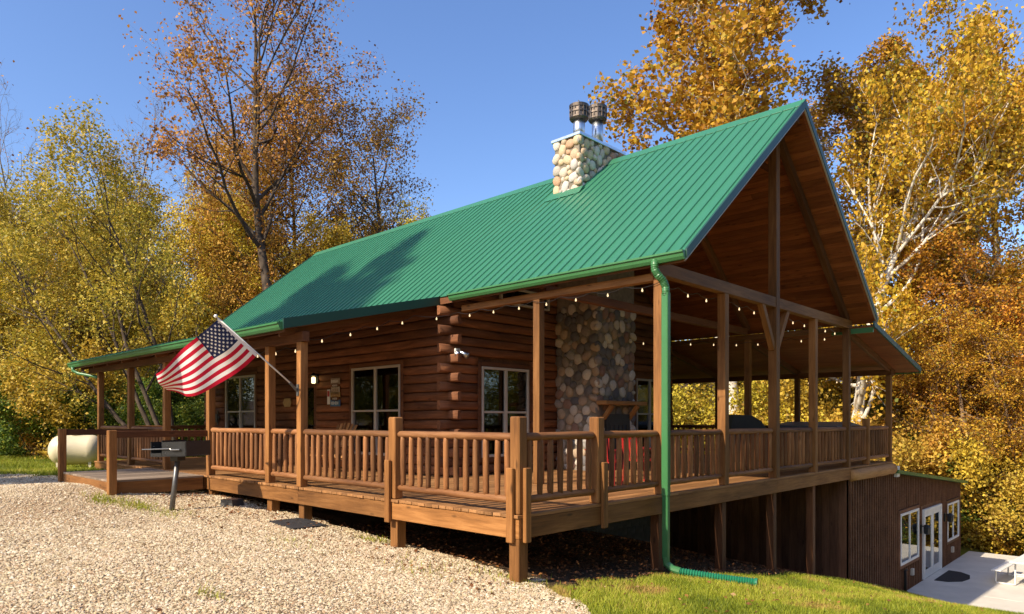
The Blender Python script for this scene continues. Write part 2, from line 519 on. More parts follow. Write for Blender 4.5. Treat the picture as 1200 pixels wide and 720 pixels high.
def groundmat():
    m, nt, out = newmat('soil_and_grass')
    L = nt.links.new
    tc = N(nt, 'ShaderNodeTexCoord')
    n1 = N(nt, 'ShaderNodeTexNoise', Scale=0.5, Detail=6.0, Roughness=0.65); L(tc.outputs['Object'], n1.inputs['Vector'])
    n2 = N(nt, 'ShaderNodeTexNoise', Scale=28.0, Detail=6.0, Roughness=0.7); L(tc.outputs['Object'], n2.inputs['Vector'])
    gr = ramp(nt, [(0.3, (0.08, 0.10, 0.012)), (0.5, (0.19, 0.21, 0.022)), (0.62, (0.28, 0.26, 0.04)), (0.75, (0.28, 0.20, 0.06))])
    ad = N(nt, 'ShaderNodeMath', operation='MULTIPLY_ADD'); ad.inputs[1].default_value = 0.5
    h = N(nt, 'ShaderNodeMath', operation='MULTIPLY'); h.inputs[1].default_value = 0.5
    L(n1.outputs['Fac'], h.inputs[0]); L(n2.outputs['Fac'], ad.inputs[0]); L(h.outputs[0], ad.inputs[2])
    L(ad.outputs[0], gr.inputs['Fac'])
    so_ = ramp(nt, [(0.3, (0.035, 0.022, 0.013)), (0.55, (0.085, 0.055, 0.033)), (0.7, (0.16, 0.11, 0.06))])
    L(n2.outputs['Fac'], so_.inputs['Fac'])
    at = N(nt, 'ShaderNodeAttribute', attribute_name='soil')
    mx = N(nt, 'ShaderNodeMix', data_type='RGBA'); L(at.outputs['Fac'], mx.inputs['Factor']); L(gr.outputs['Color'], mx.inputs['A']); L(so_.outputs['Color'], mx.inputs['B'])
    b = N(nt, 'ShaderNodeBsdfPrincipled', Roughness=0.95); b.inputs['Specular IOR Level'].default_value = 0.1
    bp = N(nt, 'ShaderNodeBump', Strength=0.8, Distance=0.05); L(n2.outputs['Fac'], bp.inputs['Height']); L(bp.outputs[0], b.inputs['Normal'])
    L(mx.outputs['Result'], b.inputs['Base Color']); L(b.outputs[0], out.inputs['Surface'])
    return m

def gravel_mask(x, y):
    """> 0 where the drive is gravel."""
    x = np.asarray(x, float); y = np.asarray(y, float)
    wob = 0.12 * np.sin(x * 3.1 + y) + 0.08 * np.sin(x * 7.3 + 2 * y)
    right = (-0.30 * x - y) + wob                     # edge towards the lawn right of the corner post
    under = (0.45 - y) + wob
    left = (-1.45 + 0.32 * (x + 13.8)) - y + 2 * wob
    e = np.where(x > 0, right, np.where(x > -12.3, under, left))
    return np.minimum(e, y + 16 + wob)

xs = axis_pts(-420, 420, -27, 12, 0.4, 1.28)
ys = axis_pts(-420, 420, -9, 30, 0.4, 1.28)
gx, gyv = np.meshgrid(xs, ys)
gz = terrain(gx, gyv)
v = np.stack([gx.ravel(), gyv.ravel(), gz.ravel()], 1)
nx, ny = len(xs), len(ys)
i = np.arange(nx * ny).reshape(ny, nx)
fq = np.stack([i[:-1, :-1].ravel(), i[:-1, 1:].ravel(), i[1:, 1:].ravel(), i[1:, :-1].ravel()], 1)
ground = obj('ground', mesh_np('ground', v, fq, groundmat(), True))
fx, fy = v[:, 0], v[:, 1]
soil = np.maximum.reduce([
    sstep(0.55, 0.2, fx) * sstep(-19, -17, fx) * sstep(-0.2, 0.3, fy) * sstep(16.5, 15.5, fy),
    sstep(20, 26, fx * fwd[0] + fy * fwd[1] + 0.0 * fx) * sstep(-18, -22, fx) ,
    sstep(24, 30, fy),
    sstep(30, 40, fx * fwd[0] + fy * fwd[1])])
at = ground.data.attributes.new('soil', 'FLOAT', 'POINT')
at.data.foreach_set('value', soil.astype(np.float32))
tag(ground, kind='structure')

def gravelmat(name, tintattr=False):
    m, nt, out = newmat(name)
    L = nt.links.new
    b = N(nt, 'ShaderNodeBsdfPrincipled', Roughness=0.9); b.inputs['Specular IOR Level'].default_value = 0.2
    stops = [(0.0, (0.42, 0.32, 0.19)), (0.20, (0.60, 0.50, 0.32)), (0.29, (0.17, 0.115, 0.06)), (0.37, (0.20, 0.14, 0.08)), (0.45, (0.68, 0.58, 0.41)), (0.66, (0.52, 0.42, 0.28)), (0.86, (0.40, 0.26, 0.15)), (1.0, (0.76, 0.68, 0.54))]
    rp = ramp(nt, stops)
    if tintattr:
        at_ = N(nt, 'ShaderNodeAttribute', attribute_name='tint')
        L(at_.outputs['Fac'], rp.inputs['Fac'])
        L(rp.outputs['Color'], b.inputs['Base Color'])
    else:
        tc = N(nt, 'ShaderNodeTexCoord')
        vo = N(nt, 'ShaderNodeTexVoronoi', Scale=44.0); L(tc.outputs['Object'], vo.inputs['Vector'])
        sep = N(nt, 'ShaderNodeSeparateColor'); L(vo.outputs['Color'], sep.inputs[0])
        L(sep.outputs[0], rp.inputs['Fac'])
        big = N(nt, 'ShaderNodeTexNoise', Scale=0.9, Detail=5.0, Roughness=0.6); L(tc.outputs['Object'], big.inputs['Vector'])
        fn = N(nt, 'ShaderNodeTexNoise', Scale=120.0, Detail=3.0); L(tc.outputs['Object'], fn.inputs['Vector'])
        dust = ramp(nt, [(0.35, (0.41, 0.29, 0.165)), (0.65, (0.58, 0.45, 0.285))]); L(fn.outputs['Fac'], dust.inputs['Fac'])
        bf = ramp(nt, [(0.38, (0.10, 0.10, 0.10)), (0.60, (0.85, 0.85, 0.85))]); L(big.outputs['Fac'], bf.inputs['Fac'])
        mx = N(nt, 'ShaderNodeMix', data_type='RGBA'); L(bf.outputs['Color'], mx.inputs['Factor']); L(rp.outputs['Color'], mx.inputs['A']); L(dust.outputs['Color'], mx.inputs['B'])
        bg2 = N(nt, 'ShaderNodeTexNoise', Scale=0.35, Detail=4.0, Roughness=0.7); L(tc.outputs['Object'], bg2.inputs['Vector'])
        tn_ = ramp(nt, [(0.36, (0.80, 0.68, 0.60)), (0.62, (1.0, 1.0, 1.0))]); L(bg2.outputs['Fac'], tn_.inputs['Fac'])
        m2 = N(nt, 'ShaderNodeMix', data_type='RGBA', blend_type='MULTIPLY'); m2.inputs['Factor'].default_value = 1.0
        L(mx.outputs['Result'], m2.inputs['A']); L(tn_.outputs['Color'], m2.inputs['B'])
        L(m2.outputs['Result'], b.inputs['Base Color'])
        bp = N(nt, 'ShaderNodeBump', Strength=1.0, Distance=0.02, invert=True); L(vo.outputs['Distance'], bp.inputs['Height'])
        L(bp.outputs[0], b.inputs['Normal'])
    L(b.outputs[0], out.inputs['Surface'])
    return m

gxs = np.concatenate([np.arange(-60, -18, 0.6), np.arange(-18, 6.3, 0.2), np.arange(6.5, 26, 0.8)])
gys = np.concatenate([np.arange(-16, -9, 0.6), np.arange(-9, 0.8, 0.2)])
gx, gyv = np.meshgrid(gxs, gys)
gm = gravel_mask(gx, gyv)
v = np.stack([gx.ravel(), gyv.ravel(), (terrain(gx, gyv) + 0.02 + 0.0 * gx - 0.05 * sstep(0.15, 0.0, gm)).ravel()], 1)
nx, ny = len(gxs), len(gys)
i = np.arange(nx * ny).reshape(ny, nx)
fq = np.stack([i[:-1, :-1].ravel(), i[:-1, 1:].ravel(), i[1:, 1:].ravel(), i[1:, :-1].ravel()], 1)
keep = gm.ravel()[fq].max(1) > 0
gd = obj('gravel_drive', mesh_np('gravel_drive', v, fq[keep], gravelmat('gravel'), True))
tag(gd, kind='structure')

# ------------------------------------------------------------------ log cabin
RX0, RX1 = -17.2, 0.525            # roof ends along X
RIDGE_Y, RIDGE_Z, PITCH = 7.5, 8.14, 0.815
EAVE_F, EAVE_B = 3.02, 11.98
DECK_Z = 0.865
WX0, WX1, WY0, WY1 = -16.4, -4.95, 3.26, 11.74   # wall core
rng = random.Random(11)

cabin = thing('log_cabin', (-10.7, 7.5, 0.3), 'dark log cabin with a green metal gable roof and river stone chimney', 'cabin')

def rz(y):
    return RIDGE_Z - PITCH * abs(RIDGE_Y - y)

# roof body (its underside is the open ceiling)
t = 0.13
b = MB()
b.prism([(EAVE_F, rz(EAVE_F) - 0.02), (RIDGE_Y, RIDGE_Z - 0.02), (EAVE_B, rz(EAVE_B) - 0.02),
         (EAVE_B, rz(EAVE_B) - 0.02 - t), (RIDGE_Y, RIDGE_Z - 0.02 - t * 1.1), (EAVE_F, rz(EAVE_F) - 0.02 - t)], 0, RX0 + 0.02, RX1 - 0.02)
roof = b.build('roof', M_['ceil'], cabin)
tag(roof, 'green ribbed metal gable roof')

def panel_mesh(w, S):
    """One ribbed metal sheet: X across, Y up the slope, Z out."""
    xs_, zs_ = [], []
    p = w / 4
    for k in range(4):
        x = k * p
        for dx, z in ((0.0, 0.0), (p * 0.5 - 0.019, 0.0), (p * 0.5 - 0.011, 0.024), (p * 0.5 + 0.011, 0.024), (p * 0.5 + 0.019, 0.0)):
            xs_.append(x + dx); zs_.append(z)
    xs_.append(w - 0.001); zs_.append(0.0)
    n = len(xs_)
    v = [(xs_[j], 0, zs_[j]) for j in range(n)] + [(xs_[j], S, zs_[j]) for j in range(n)]
    v += [(xs_[j], 0, zs_[j] - 0.012) for j in range(n)]
    f = [(j, j + 1, n + j + 1, n + j) for j in range(n - 1)] + [(2 * n + j, 2 * n + j + 1, j + 1, j) for j in range(n - 1)]
    return mesh_np('roof_panel', v, f, M_['roof'])

def panels(parent, x0, x1, y0, z0, y1, z1, count):
    """Sheets from the eave (y0,z0) up to (y1,z1)."""
    w = (x1 - x0) / count
    d = Vector((0, y1 - y0, z1 - z0)); S = d.length
    yv = d.normalized()
    me = panel_mesh(w, S)
    flip = yv.y < 0
    xv = Vector((-1, 0, 0)) if flip else Vector((1, 0, 0))
    zv = xv.cross(yv)
    for k in range(count):
        ox = x1 - k * w if flip else x0 + k * w
        jit = rng.uniform(-0.002, 0.002)
        M = Matrix(((xv.x, yv.x, zv.x, ox), (xv.y, yv.y, zv.y, y0), (xv.z, yv.z, zv.z, z0 + jit), (0, 0, 0, 1)))
        obj('roof_panel', me, parent, M)

panels(roof, RX0, RX1, EAVE_F - 0.03, rz(EAVE_F - 0.03) + 0.004, RIDGE_Y, RIDGE_Z + 0.004, 19)
panels(roof, RX0, RX1, EAVE_B + 0.03, rz(EAVE_B + 0.03) + 0.004, RIDGE_Y, RIDGE_Z + 0.004, 19)
b = MB()
for s in (-1, 1):
    b.bar((RX0 - 0.02, RIDGE_Y + s * 0.085, RIDGE_Z - 0.085 * PITCH + 0.045), (RX1 + 0.02, RIDGE_Y + s * 0.085, RIDGE_Z - 0.085 * PITCH + 0.045), 0.02, 0.02)
ridge = MB()
ridge.prism([(RIDGE_Y - 0.2, rz(RIDGE_Y - 0.2) + 0.03), (RIDGE_Y, RIDGE_Z + 0.05), (RIDGE_Y + 0.2, rz(RIDGE_Y + 0.2) + 0.03), (RIDGE_Y + 0.2, rz(RIDGE_Y + 0.2) + 0.018), (RIDGE_Y, RIDGE_Z + 0.036), (RIDGE_Y - 0.2, rz(RIDGE_Y - 0.2) + 0.018)], 0, RX0 - 0.02, RX1 + 0.02)
ridge.build('ridge_cap', M_['roof'], roof)
# rake trims at both gable ends
for xe, sx in ((RX1, 1), (RX0, -1)):
    for s, ye in ((-1, EAVE_F - 0.02), (1, EAVE_B + 0.02)):
        b = MB()
        y0, y1 = ye, RIDGE_Y + s * 0.001
        pl_ = [(y0, rz(y0) + 0.035), (y1, RIDGE_Z + 0.038), (y1, RIDGE_Z - 0.125), (y0, rz(y0) - 0.105)]
        b.prism(pl_, 0, xe - 0.015 if sx > 0 else xe - 0.02, xe + 0.02 if sx > 0 else xe + 0.015)
        b.build('rake_trim', M_['shaded_trim'], roof)
        b = MB()
        pl_ = [(y0, rz(y0) - 0.108), (y1, RIDGE_Z - 0.128), (y1, RIDGE_Z - 0.16), (y0, rz(y0) - 0.138)]
        b.prism(pl_, 0, xe - 0.035, xe + 0.006)
        b.build('soffit_trim', M_['frame'], roof)

# ceiling boards over the open porch, running with the ridge
nb = 38
for s in (-1, 1):
    y_e = 3.36 if s < 0 else 11.64
    for k in range(nb):
        a0 = k / nb
        yy = y_e + (RIDGE_Y - y_e) * (a0 + 0.5 / nb)
        z = rz(yy) - 0.02 - t - 0.014
        w = abs(RIDGE_Y - y_e) / nb * math.hypot(1, PITCH) - 0.006
        cut = rng.uniform(-3.6, -1.0)
        up = (0, -s * -PITCH, 1)
        for xa, xb in ((WX1 + 0.12, cut - 0.003), (cut, RX1 - 0.06)):
            board('ceiling_board', (xa, yy, z), (xb, yy, z), round(w, 4), 0.02, M_['ceil'], roof, 0.003, up=(0, s * PITCH, 1))

# gutters
def gutter(x0, x1, ye, zt, out_dir, parent, mat='trim'):
    o_ = out_dir
    prof = [(0, 0.0), (0, -0.125), (0.055 * o_, -0.125), (0.085 * o_, -0.085), (0.10 * o_, -0.03), (0.12 * o_, -0.028), (0.12 * o_, 0.0), (0.105 * o_, 0.0),
            (0.105 * o_, -0.018), (0.088 * o_, -0.022), (0.072 * o_, -0.08), (0.05 * o_, -0.112), (0.012 * o_, -0.112), (0.012 * o_, 0.0)]
    b = MB()
    b.prism([(ye + p, zt + q) for p, q in prof], 0, x0, x1)
    for xx in (x0, x1):
        b.prism([(ye + p, zt + q) for p, q in prof[:8]], 0, xx - 0.004, xx + 0.004)
    return b.build('gutter', M_[mat], parent)
g1 = gutter(-4.62, RX1 + 0.0, EAVE_F - 0.005, 4.475, -1, roof)
g3 = gutter(RX0, RX1, EAVE_B + 0.005, 4.475, 1, roof)
MB().box(RX0, RX1 - 0.03, EAVE_F - 0.002, EAVE_F + 0.02, rz(EAVE_F) - 0.165, rz(EAVE_F) - 0.022).build('fascia', M_['dark_timber'], roof)

# front porch shed roof
PF_Y, PF_Z = -0.33, 3.66
PB_Y, PB_Z = 3.10, 4.47
px0, px1 = -17.3, -5.0
b = MB()
b.prism([(PF_Y, PF_Z - 0.02), (PB_Y, PB_Z - 0.02), (PB_Y, PB_Z - 0.13), (PF_Y, PF_Z - 0.13)], 0, px0 + 0.02, px1 - 0.02)
proof = b.build('porch_roof', M_['dark_timber'], cabin)
tag(proof, 'low sloped green metal roof over the front porch')
panels(proof, px0, px1, PF_Y - 0.03, PF_Z - 0.005, PB_Y, PB_Z, 13)
for xe in (px0, px1):
    b = MB()
    b.prism([(PF_Y - 0.03, PF_Z + 0.03), (PB_Y + 0.04, PB_Z + 0.045), (PB_Y + 0.04, PB_Z - 0.125), (PF_Y - 0.03, PF_Z - 0.14)], 0, xe - 0.018, xe + 0.018)
    b.build('rake_trim', M_['shaded_trim'], proof)
gutter(px0, px1 - 0.02, PF_Y - 0.005, PF_Z - 0.03, -1, proof)
MB().box(px0, px1 - 0.03, PF_Y - 0.002, PF_Y + 0.03, PF_Z - 0.19, PF_Z - 0.03).build('fascia', M_['dark_timber'], proof)
for k in range(11):
    xr = -16.6 + k * 1.13
    M, L_ = bar_matrix((xr, PF_Y + 0.05, PF_Z - 0.19), (xr, 3.15, PB_Z - 0.18))
    board('rafter', (xr, PF_Y + 0.05, PF_Z - 0.19), (xr, 3.15, PB_Z - 0.17), 0.05, 0.11, M_['dark_timber'], proof)
# small gutter outlet pipe at the far left corner
MB().tube([(-16.9, -0.40, 3.52), (-16.9, -0.40, 3.42), (-16.75, -0.30, 3.33), (-16.3, -0.02, 3.24), (-16.12, 0.08, 3.18)], 0.045, 8).build('downspout', M_['trim'], proof, True)

# far porch shed roof
SF_Y, SF_Z, SB_Y, SB_Z = 15.92, 3.47, 11.95, 4.30
sx0, sx1 = -13.0, RX1
b = MB()
b.prism([(SB_Y, SB_Z - 0.02), (SF_Y, SF_Z - 0.02), (SF_Y, SF_Z - 0.11), (SB_Y, SB_Z - 0.11)], 0, sx0 + 0.02, sx1 - 0.02)
sroof = b.build('porch_roof', M_['ceil'], cabin)
panels(sroof, sx0, sx1, SF_Y + 0.03, SF_Z - 0.005, SB_Y, SB_Z, 15)
b = MB()
b.prism([(SF_Y + 0.03, SF_Z + 0.02), (SB_Y - 0.2, SB_Z + 0.06), (SB_Y - 0.2, SB_Z - 0.07), (SF_Y + 0.03, SF_Z - 0.11)], 0, sx1 - 0.02, sx1 + 0.018)
b.build('rake_trim', M_['shaded_trim'], sroof)
gutter(sx0, sx1, SF_Y + 0.005, SF_Z - 0.02, 1, sroof)
for xr in (-0.07, -2.6, -5.2, -7.8):
    board('rafter', (xr, 11.8, SB_Z - 0.19 + 0.03), (xr, 15.6, SF_Z - 0.13), 0.09, 0.16, M_['dark_timber'], sroof)
MB().box(-0.45, RX1 - 0.03, 11.80, 11.86, 4.10, 4.22).build('fascia', M_['trim'], sroof)

# porch frame: posts, beams, trusses
def cpost(x, y, z1, s=0.15, z0=DECK_Z):
    return post('post', x, y, z0, z1, s, M_['timber'], cabin)
for y in (3.275, 5.35, 9.57, 11.72):
    cpost(-0.075, y, 4.228)
cpost(-0.075, RIDGE_Y, RIDGE_Z - 0.22, 0.17)
cpost(-2.57, 3.275, 4.158); cpost(-2.57, 11.72, 4.158)
board('beam', (-0.075, 3.12, 4.33), (-0.075, RIDGE_Y - 0.086, 4.33), 0.15, 0.20, M_['timber'], cabin)
board('beam', (-0.075, RIDGE_Y + 0.086, 4.33), (-0.075, 11.9, 4.33), 0.15, 0.20, M_['timber'], cabin)
board('beam', (-4.55, 3.275, 4.22), (-0.155, 3.275, 4.22), 0.14, 0.12, M_['timber'], cabin)
board('beam', (-4.9, 11.72, 4.22), (-0.155, 11.72, 4.22), 0.14, 0.12, M_['timber'], cabin)
for s in (-1, 1):
    board('brace', (-0.075, RIDGE_Y + s * 0.07, 3.42), (-0.075, RIDGE_Y + s * 0.62, 4.27), 0.11, 0.12, M_['timber'], cabin)
for xr in (-0.075, -2.57):
    for s in (-1, 1):
        ye = RIDGE_Y + s * 4.2
        z_off = -0.02 - t - 0.028 - 0.11
        board('rafter', (xr, ye, rz(ye) + z_off), (xr, RIDGE_Y + s * 0.10, RIDGE_Z - 0.1 * PITCH + z_off), 0.13, 0.17, M_['dark_timber'], cabin)
board('tie_beam', (-2.57, 3.4, 4.36), (-2.57, 11.6, 4.36), 0.13, 0.16, M_['dark_timber'], cabin)
post('king_post', -2.57, RIDGE_Y, 4.44, 7.75, 0.14, M_['dark_timber'], cabin)
for s in (-1, 1):
    board('brace', (-0.16, RIDGE_Y, 7.0), (-1.0, RIDGE_Y, 7.72), 0.12, 0.12, M_['dark_timber'], cabin) if s > 0 else None
board('beam', (-4.9, RIDGE_Y, 7.86), (0.4, RIDGE_Y, 7.86), 0.12, 0.16, M_['dark_timber'], cabin)
# porch posts along the front
FRONT_POSTS = [-5.16, -6.29, -8.85, -11.25, -13.65, -16.1]
for x in FRONT_POSTS:
    cpost(x, 0.08, 3.345, 0.14)
board('beam', (-17.0, 0.08, 3.435), (-5.03, 0.08, 3.435), 0.13, 0.175, M_['dark_timber'], cabin)
# far porch posts
for x in (-0.075, -2.6, -5.2, -7.9, -10.5):
    cpost(x, 15.17, 3.26, 0.14)
board('beam', (-12.8, 15.17, 3.34), (-0.0, 15.17, 3.34), 0.12, 0.15, M_['dark_timber'], cabin)

# ---- walls
FRONT_OPEN = [(-8.42, -6.36, 1.12, 3.32), (-15.15, -13.05, 1.12, 3.40), (-10.9, -9.92, 0.86, 3.06)]
RIGHT_OPEN = [(3.95, 5.62, 1.12, 3.24), (9.75, 11.3, 1.12, 3.24), (4.55, 6.25, 4.50, 4.95)]
def split_spans(a0, a1, z0, z1, opens):
    """Intervals of [a0,a1] left free by the openings that cross the band z0..z1."""
    cuts = sorted((o[0], o[1]) for o in opens if o[2] < z1 - 0.02 and o[3] > z0 + 0.02)
    out, cur = [], a0
    for c0, c1 in cuts:
        if c0 > cur: out.append((cur, c0))
        cur = max(cur, c1)
    if cur < a1: out.append((cur, a1))
    return out
def wall_rects(a0, a1, z0, z1, opens):
    zs_ = sorted({z0, z1, *[o[2] for o in opens], *[o[3] for o in opens]})
    for k in range(len(zs_) - 1):
        for s in split_spans(a0, a1, zs_[k], zs_[k + 1], opens):
            yield s[0], s[1], zs_[k], zs_[k + 1]
b = MB()
for (a0, a1, z0, z1) in wall_rects(WX0, WX1, 0.4, 4.36, FRONT_OPEN):
    b.box(a0, a1, WY0, WY0 + 0.12, z0, z1)
fwall = b.build('wall', M_['log'], cabin)
b = MB()
for (a0, a1, z0, z1) in wall_rects(WY0 + 0.122, WY1, 0.4, 4.36, RIGHT_OPEN[:2]):
    b.box(WX1 - 0.12, WX1, a0, a1, z0, z1)
gtop = lambda y: rz(y) - 0.19
b.prism([(WY0 + 0.122, 4.361), (WY1, 4.361), (WY1, gtop(WY1)), (RIDGE_Y, gtop(RIDGE_Y)), (WY0 + 0.122, gtop(WY0 + 0.122))], 0, WX1 - 0.12, WX1)
rwall = b.build('wall', M_['log'], cabin)
b = MB()
b.box(WX0, WX0 + 0.12, WY0 + 0.122, WY1, 0.4, 4.36)
b.prism([(WY0 + 0.122, 4.361), (WY1, 4.361), (WY1, gtop(WY1)), (RIDGE_Y, gtop(RIDGE_Y)), (WY0 + 0.122, gtop(WY0 + 0.122))], 0, WX0, WX0 + 0.12)
b.box(WX0, WX1, WY1 + 0.002, WY1 + 0.12, 0.4, 4.36)
b.build('wall', M_['log'], cabin)
MB().box(WX0 + 0.13, WX1 - 0.13, WY0 + 0.13, WY1 - 0.01, 0.75, 0.84).build('floor', M_['dark_timber'], cabin)
MB().box(WX0 + 0.13, WX1 - 0.13, WY0 + 0.13, WY1 - 0.01, 4.2, 4.30).build('interior_ceiling', M_['dark_timber'], cabin)

def log_mesh(L, seed):
    r2 = random.Random(seed)
    n = max(4, int(L / 0.3)); K = 8
    v, f = [], []
    for i in range(n + 1):
        x = L * i / n
        wb_ = 1 + 0.05 * math.sin(i * 1.7 + seed) + r2.uniform(-0.03, 0.03)
        for k in range(K):
            a = math.pi * k / (K - 1)
            v.append((x, -0.080 * wb_ * (math.sin(a) ** 0.38) * (1 + 0.13 * math.sin(2.3 * x + 5 * k + seed * 1.3) * math.sin(1.1 * x + seed)) - 0.01, -0.094 * math.cos(a) + 0.006 * math.sin(2.1 * x + seed)))
        v.append((x, 0.012, 0.092)); v.append((x, 0.012, -0.092))
    m = K + 2
    for i in range(n):
        for k in range(m):
            k2 = (k + 1) % m
            f.append((i * m + k, i * m + k2, (i + 1) * m + k2, (i + 1) * m + k))
    f.append(tuple(range(m))); f.append(tuple(n * m + k for k in range(m))[::-1])
    bb = MB(); bb.add(v, f)
    me = bb.mesh('log', M_['log'])
    sm = np.ones(len(me.polygons), bool); sm[-2:] = False
    me.polygons.foreach_set('use_smooth', sm)
    return me

COURSE = 0.19
zc = 0.875 + COURSE / 2
k = 0
seed = 1
while zc < 4.34:
    z0, z1 = zc - COURSE / 2, zc + COURSE / 2
    ext = 0.34 if k % 2 == 0 else -0.02
    for (a0, a1) in split_spans(WX0 - 0.2, WX1 + ext, z0, z1, FRONT_OPEN):
        if a1 - a0 < 0.1: continue
        seed += 1
        obj('log', log_mesh(a1 - a0, seed), fwall, Matrix.Translation((a0, WY0 - 0.01, zc)))
    ext2 = 0.34 if k % 2 == 1 else -0.02
    for (a0, a1) in split_spans(WY0 - ext2, WY1, z0, z1, RIGHT_OPEN):
        if a1 - a0 < 0.1: continue
        seed += 1
        obj('log', log_mesh(a1 - a0, seed), rwall, Matrix.Translation((WX1 + 0.01, a0, zc)) @ Matrix.Rotation(R(90), 4, 'Z'))
    zc += COURSE; k += 1
while zc < 7.5:                      # the gable inside the open porch
    hw = (RIDGE_Z - 0.22 - zc - COURSE / 2) / PITCH
    if hw < 0.3: break
    for (a0, a1) in split_spans(max(RIDGE_Y - hw, 3.3), min(RIDGE_Y + hw, 11.7), zc - COURSE / 2, zc + COURSE / 2, RIGHT_OPEN):
        if a1 - a0 < 0.15: continue
        seed += 1
        obj('log', log_mesh(a1 - a0, seed), rwall, Matrix.Translation((WX1 + 0.01, a0, zc)) @ Matrix.Rotation(R(90), 4, 'Z'))
    zc += COURSE
# log end stubs that cross at the corner (the other wall's logs passing through)

def window(M, w, h, cols, rows, fmat, parent, casing=None, fr=0.055, depth=0.09, name='window'):
    """Local: X across, Z up, outward -Y; origin at lower left. frame > pane, casing."""
    b = MB()
    b.box(0, fr, -depth, 0.0, 0, h, c=0.005); b.box(w - fr, w, -depth, 0.0, 0, h, c=0.005)
    b.box(fr, w - fr, -depth, 0.0, 0, fr, c=0.005); b.box(fr, w - fr, -depth, 0.0, h - fr, h, c=0.005)
    cw = (w - 2 * fr) / cols
    for k in range(1, cols):
        x = fr + k * cw
        b.box(x - 0.04, x + 0.04, -depth + 0.006, -0.004, fr, h - fr, c=0.005)
    rh = (h - 2 * fr) / rows
    for j in range(1, rows):
        for k in range(cols):
            xa = fr + k * cw + (0.04 if k > 0 else 0); xb = fr + (k + 1) * cw - (0.04 if k < cols - 1 else 0)
            zz = fr + j * rh
            b.box(xa, xb, -depth + 0.02, -0.01, zz - 0.022, zz + 0.022, c=0.004)
    win = b.build(name, fmat, parent, M=M)
    for j in range(rows):
        for k in range(cols):
            pb = MB()
            xa, xb = fr + k * cw, fr + (k + 1) * cw
            y = -0.035 - (0.02 if j == rows - 1 and rows > 1 else 0)
            pb.box(xa, xb, y, y + 0.006, fr + j * rh, fr + (j + 1) * rh)
            pb.build('pane', M_['glass'], win, M=M)
    if casing is not None:
        cb = MB()
        c0 = 0.10
        for (x0, x1, z0, z1) in ((-c0, -0.001, -c0, h + c0), (w + 0.001, w + c0, -c0, h + c0), (0, w, h + 0.001, h + c0), (0, w, -c0, -0.001)):
            cb.box(x0, x1, -depth + 0.015, 0.05, z0, z1, c=0.006)
        cb.build('casing', casing, win, M=M)
    return win
RZ90 = Matrix.Rotation(R(90), 4, 'Z')
for (a0, a1, z0, z1) in FRONT_OPEN[:2]:
    window(Matrix.Translation((a0 + 0.1, WY0 - 0.03, z0 + 0.1)), a1 - a0 - 0.2, z1 - z0 - 0.2, 2, 2, M_['frame'], cabin, M_['dark_timber'])
for (a0, a1, z0, z1) in RIGHT_OPEN[:2]:
    window(Matrix.Translation((WX1 + 0.03, a0 + 0.1, z0 + 0.1)) @ RZ90, a1 - a0 - 0.2, z1 - z0 - 0.2, 2, 2, M_['frame'], cabin, M_['dark_timber'])
# clerestory window under the gable slope
a0, a1, z0, z1 = RIGHT_OPEN[2]
window(Matrix.Translation((WX1 + 0.06, a0 + 0.05, z0 + 0.04)) @ RZ90, a1 - a0 - 0.1, z1 - z0 - 0.08, 1, 1, M_['frame'], cabin, None, fr=0.04)
# front door with a tall pane
a0, a1, z0, z1 = FRONT_OPEN[2]
b = MB()
w, h = a1 - a0 - 0.16, z1 - z0 - 0.1
b.box(0, 0.12, -0.05, 0, 0, h, c=0.005); b.box(w - 0.12, w, -0.05, 0, 0, h, c=0.005)
b.box(0.12, w - 0.12, -0.05, 0, 0, 0.28, c=0.005); b.box(0.12, w - 0.12, -0.05, 0, h - 0.14, h, c=0.005)
Md = Matrix.Translation((a0 + 0.08, WY0 + 0.01, z0 + 0.02))
door = b.build('door', M_['dark_timber'], cabin, M=Md)
MB().box(0.12, w - 0.12, -0.03, -0.022, 0.28, h - 0.14).build('pane', M_['glass'], door, M=Md)
MB().tube([(w - 0.06, -0.05, 1.0), (w - 0.06, -0.10, 1.0), (w - 0.16, -0.10, 1.0)], 0.012, 6).build('handle', M_['black'], door, True, Md)
cb = MB()
cb.box(-0.079, -0.004, -0.06, 0.04, 0, h + 0.1, c=0.005); cb.box(w + 0.004, w + 0.079, -0.06, 0.04, 0, h + 0.1, c=0.005); cb.box(-0.002, w + 0.002, -0.06, 0.04, h + 0.004, h + 0.1, c=0.005)
cb.build('casing', M_['dark_timber'], door, M=Md)

# ---- chimney, below and above the roof
def stone_meshes(mat, n=7):
    out = []
    import bmesh
    for k in range(n):
        r2 = random.Random(900 + k)
        bm = bmesh.new()
        bmesh.ops.create_icosphere(bm, subdivisions=2, radius=1.0)
        ph = [r2.uniform(0, 6) for _ in range(6)]
        for vv in bm.verts:
            c = vv.co
            s = 1 + 0.10 * math.sin(2.1 * c.x + ph[0]) * math.cos(1.7 * c.y + ph[1]) + 0.08 * math.sin(3.1 * c.z + ph[2] + c.x)
            # squarish river cobbles
            c *= s
            for ax in range(3):
                c[ax] = math.copysign(abs(c[ax]) ** 0.86, c[ax])
        me = bpy.data.meshes.new('stone')
        bm.to_mesh(me); bm.free()
        me.polygons.foreach_set('use_smooth', np.ones(len(me.polygons), bool))
        me.materials.append(mat)
        out.append(me)
    return out

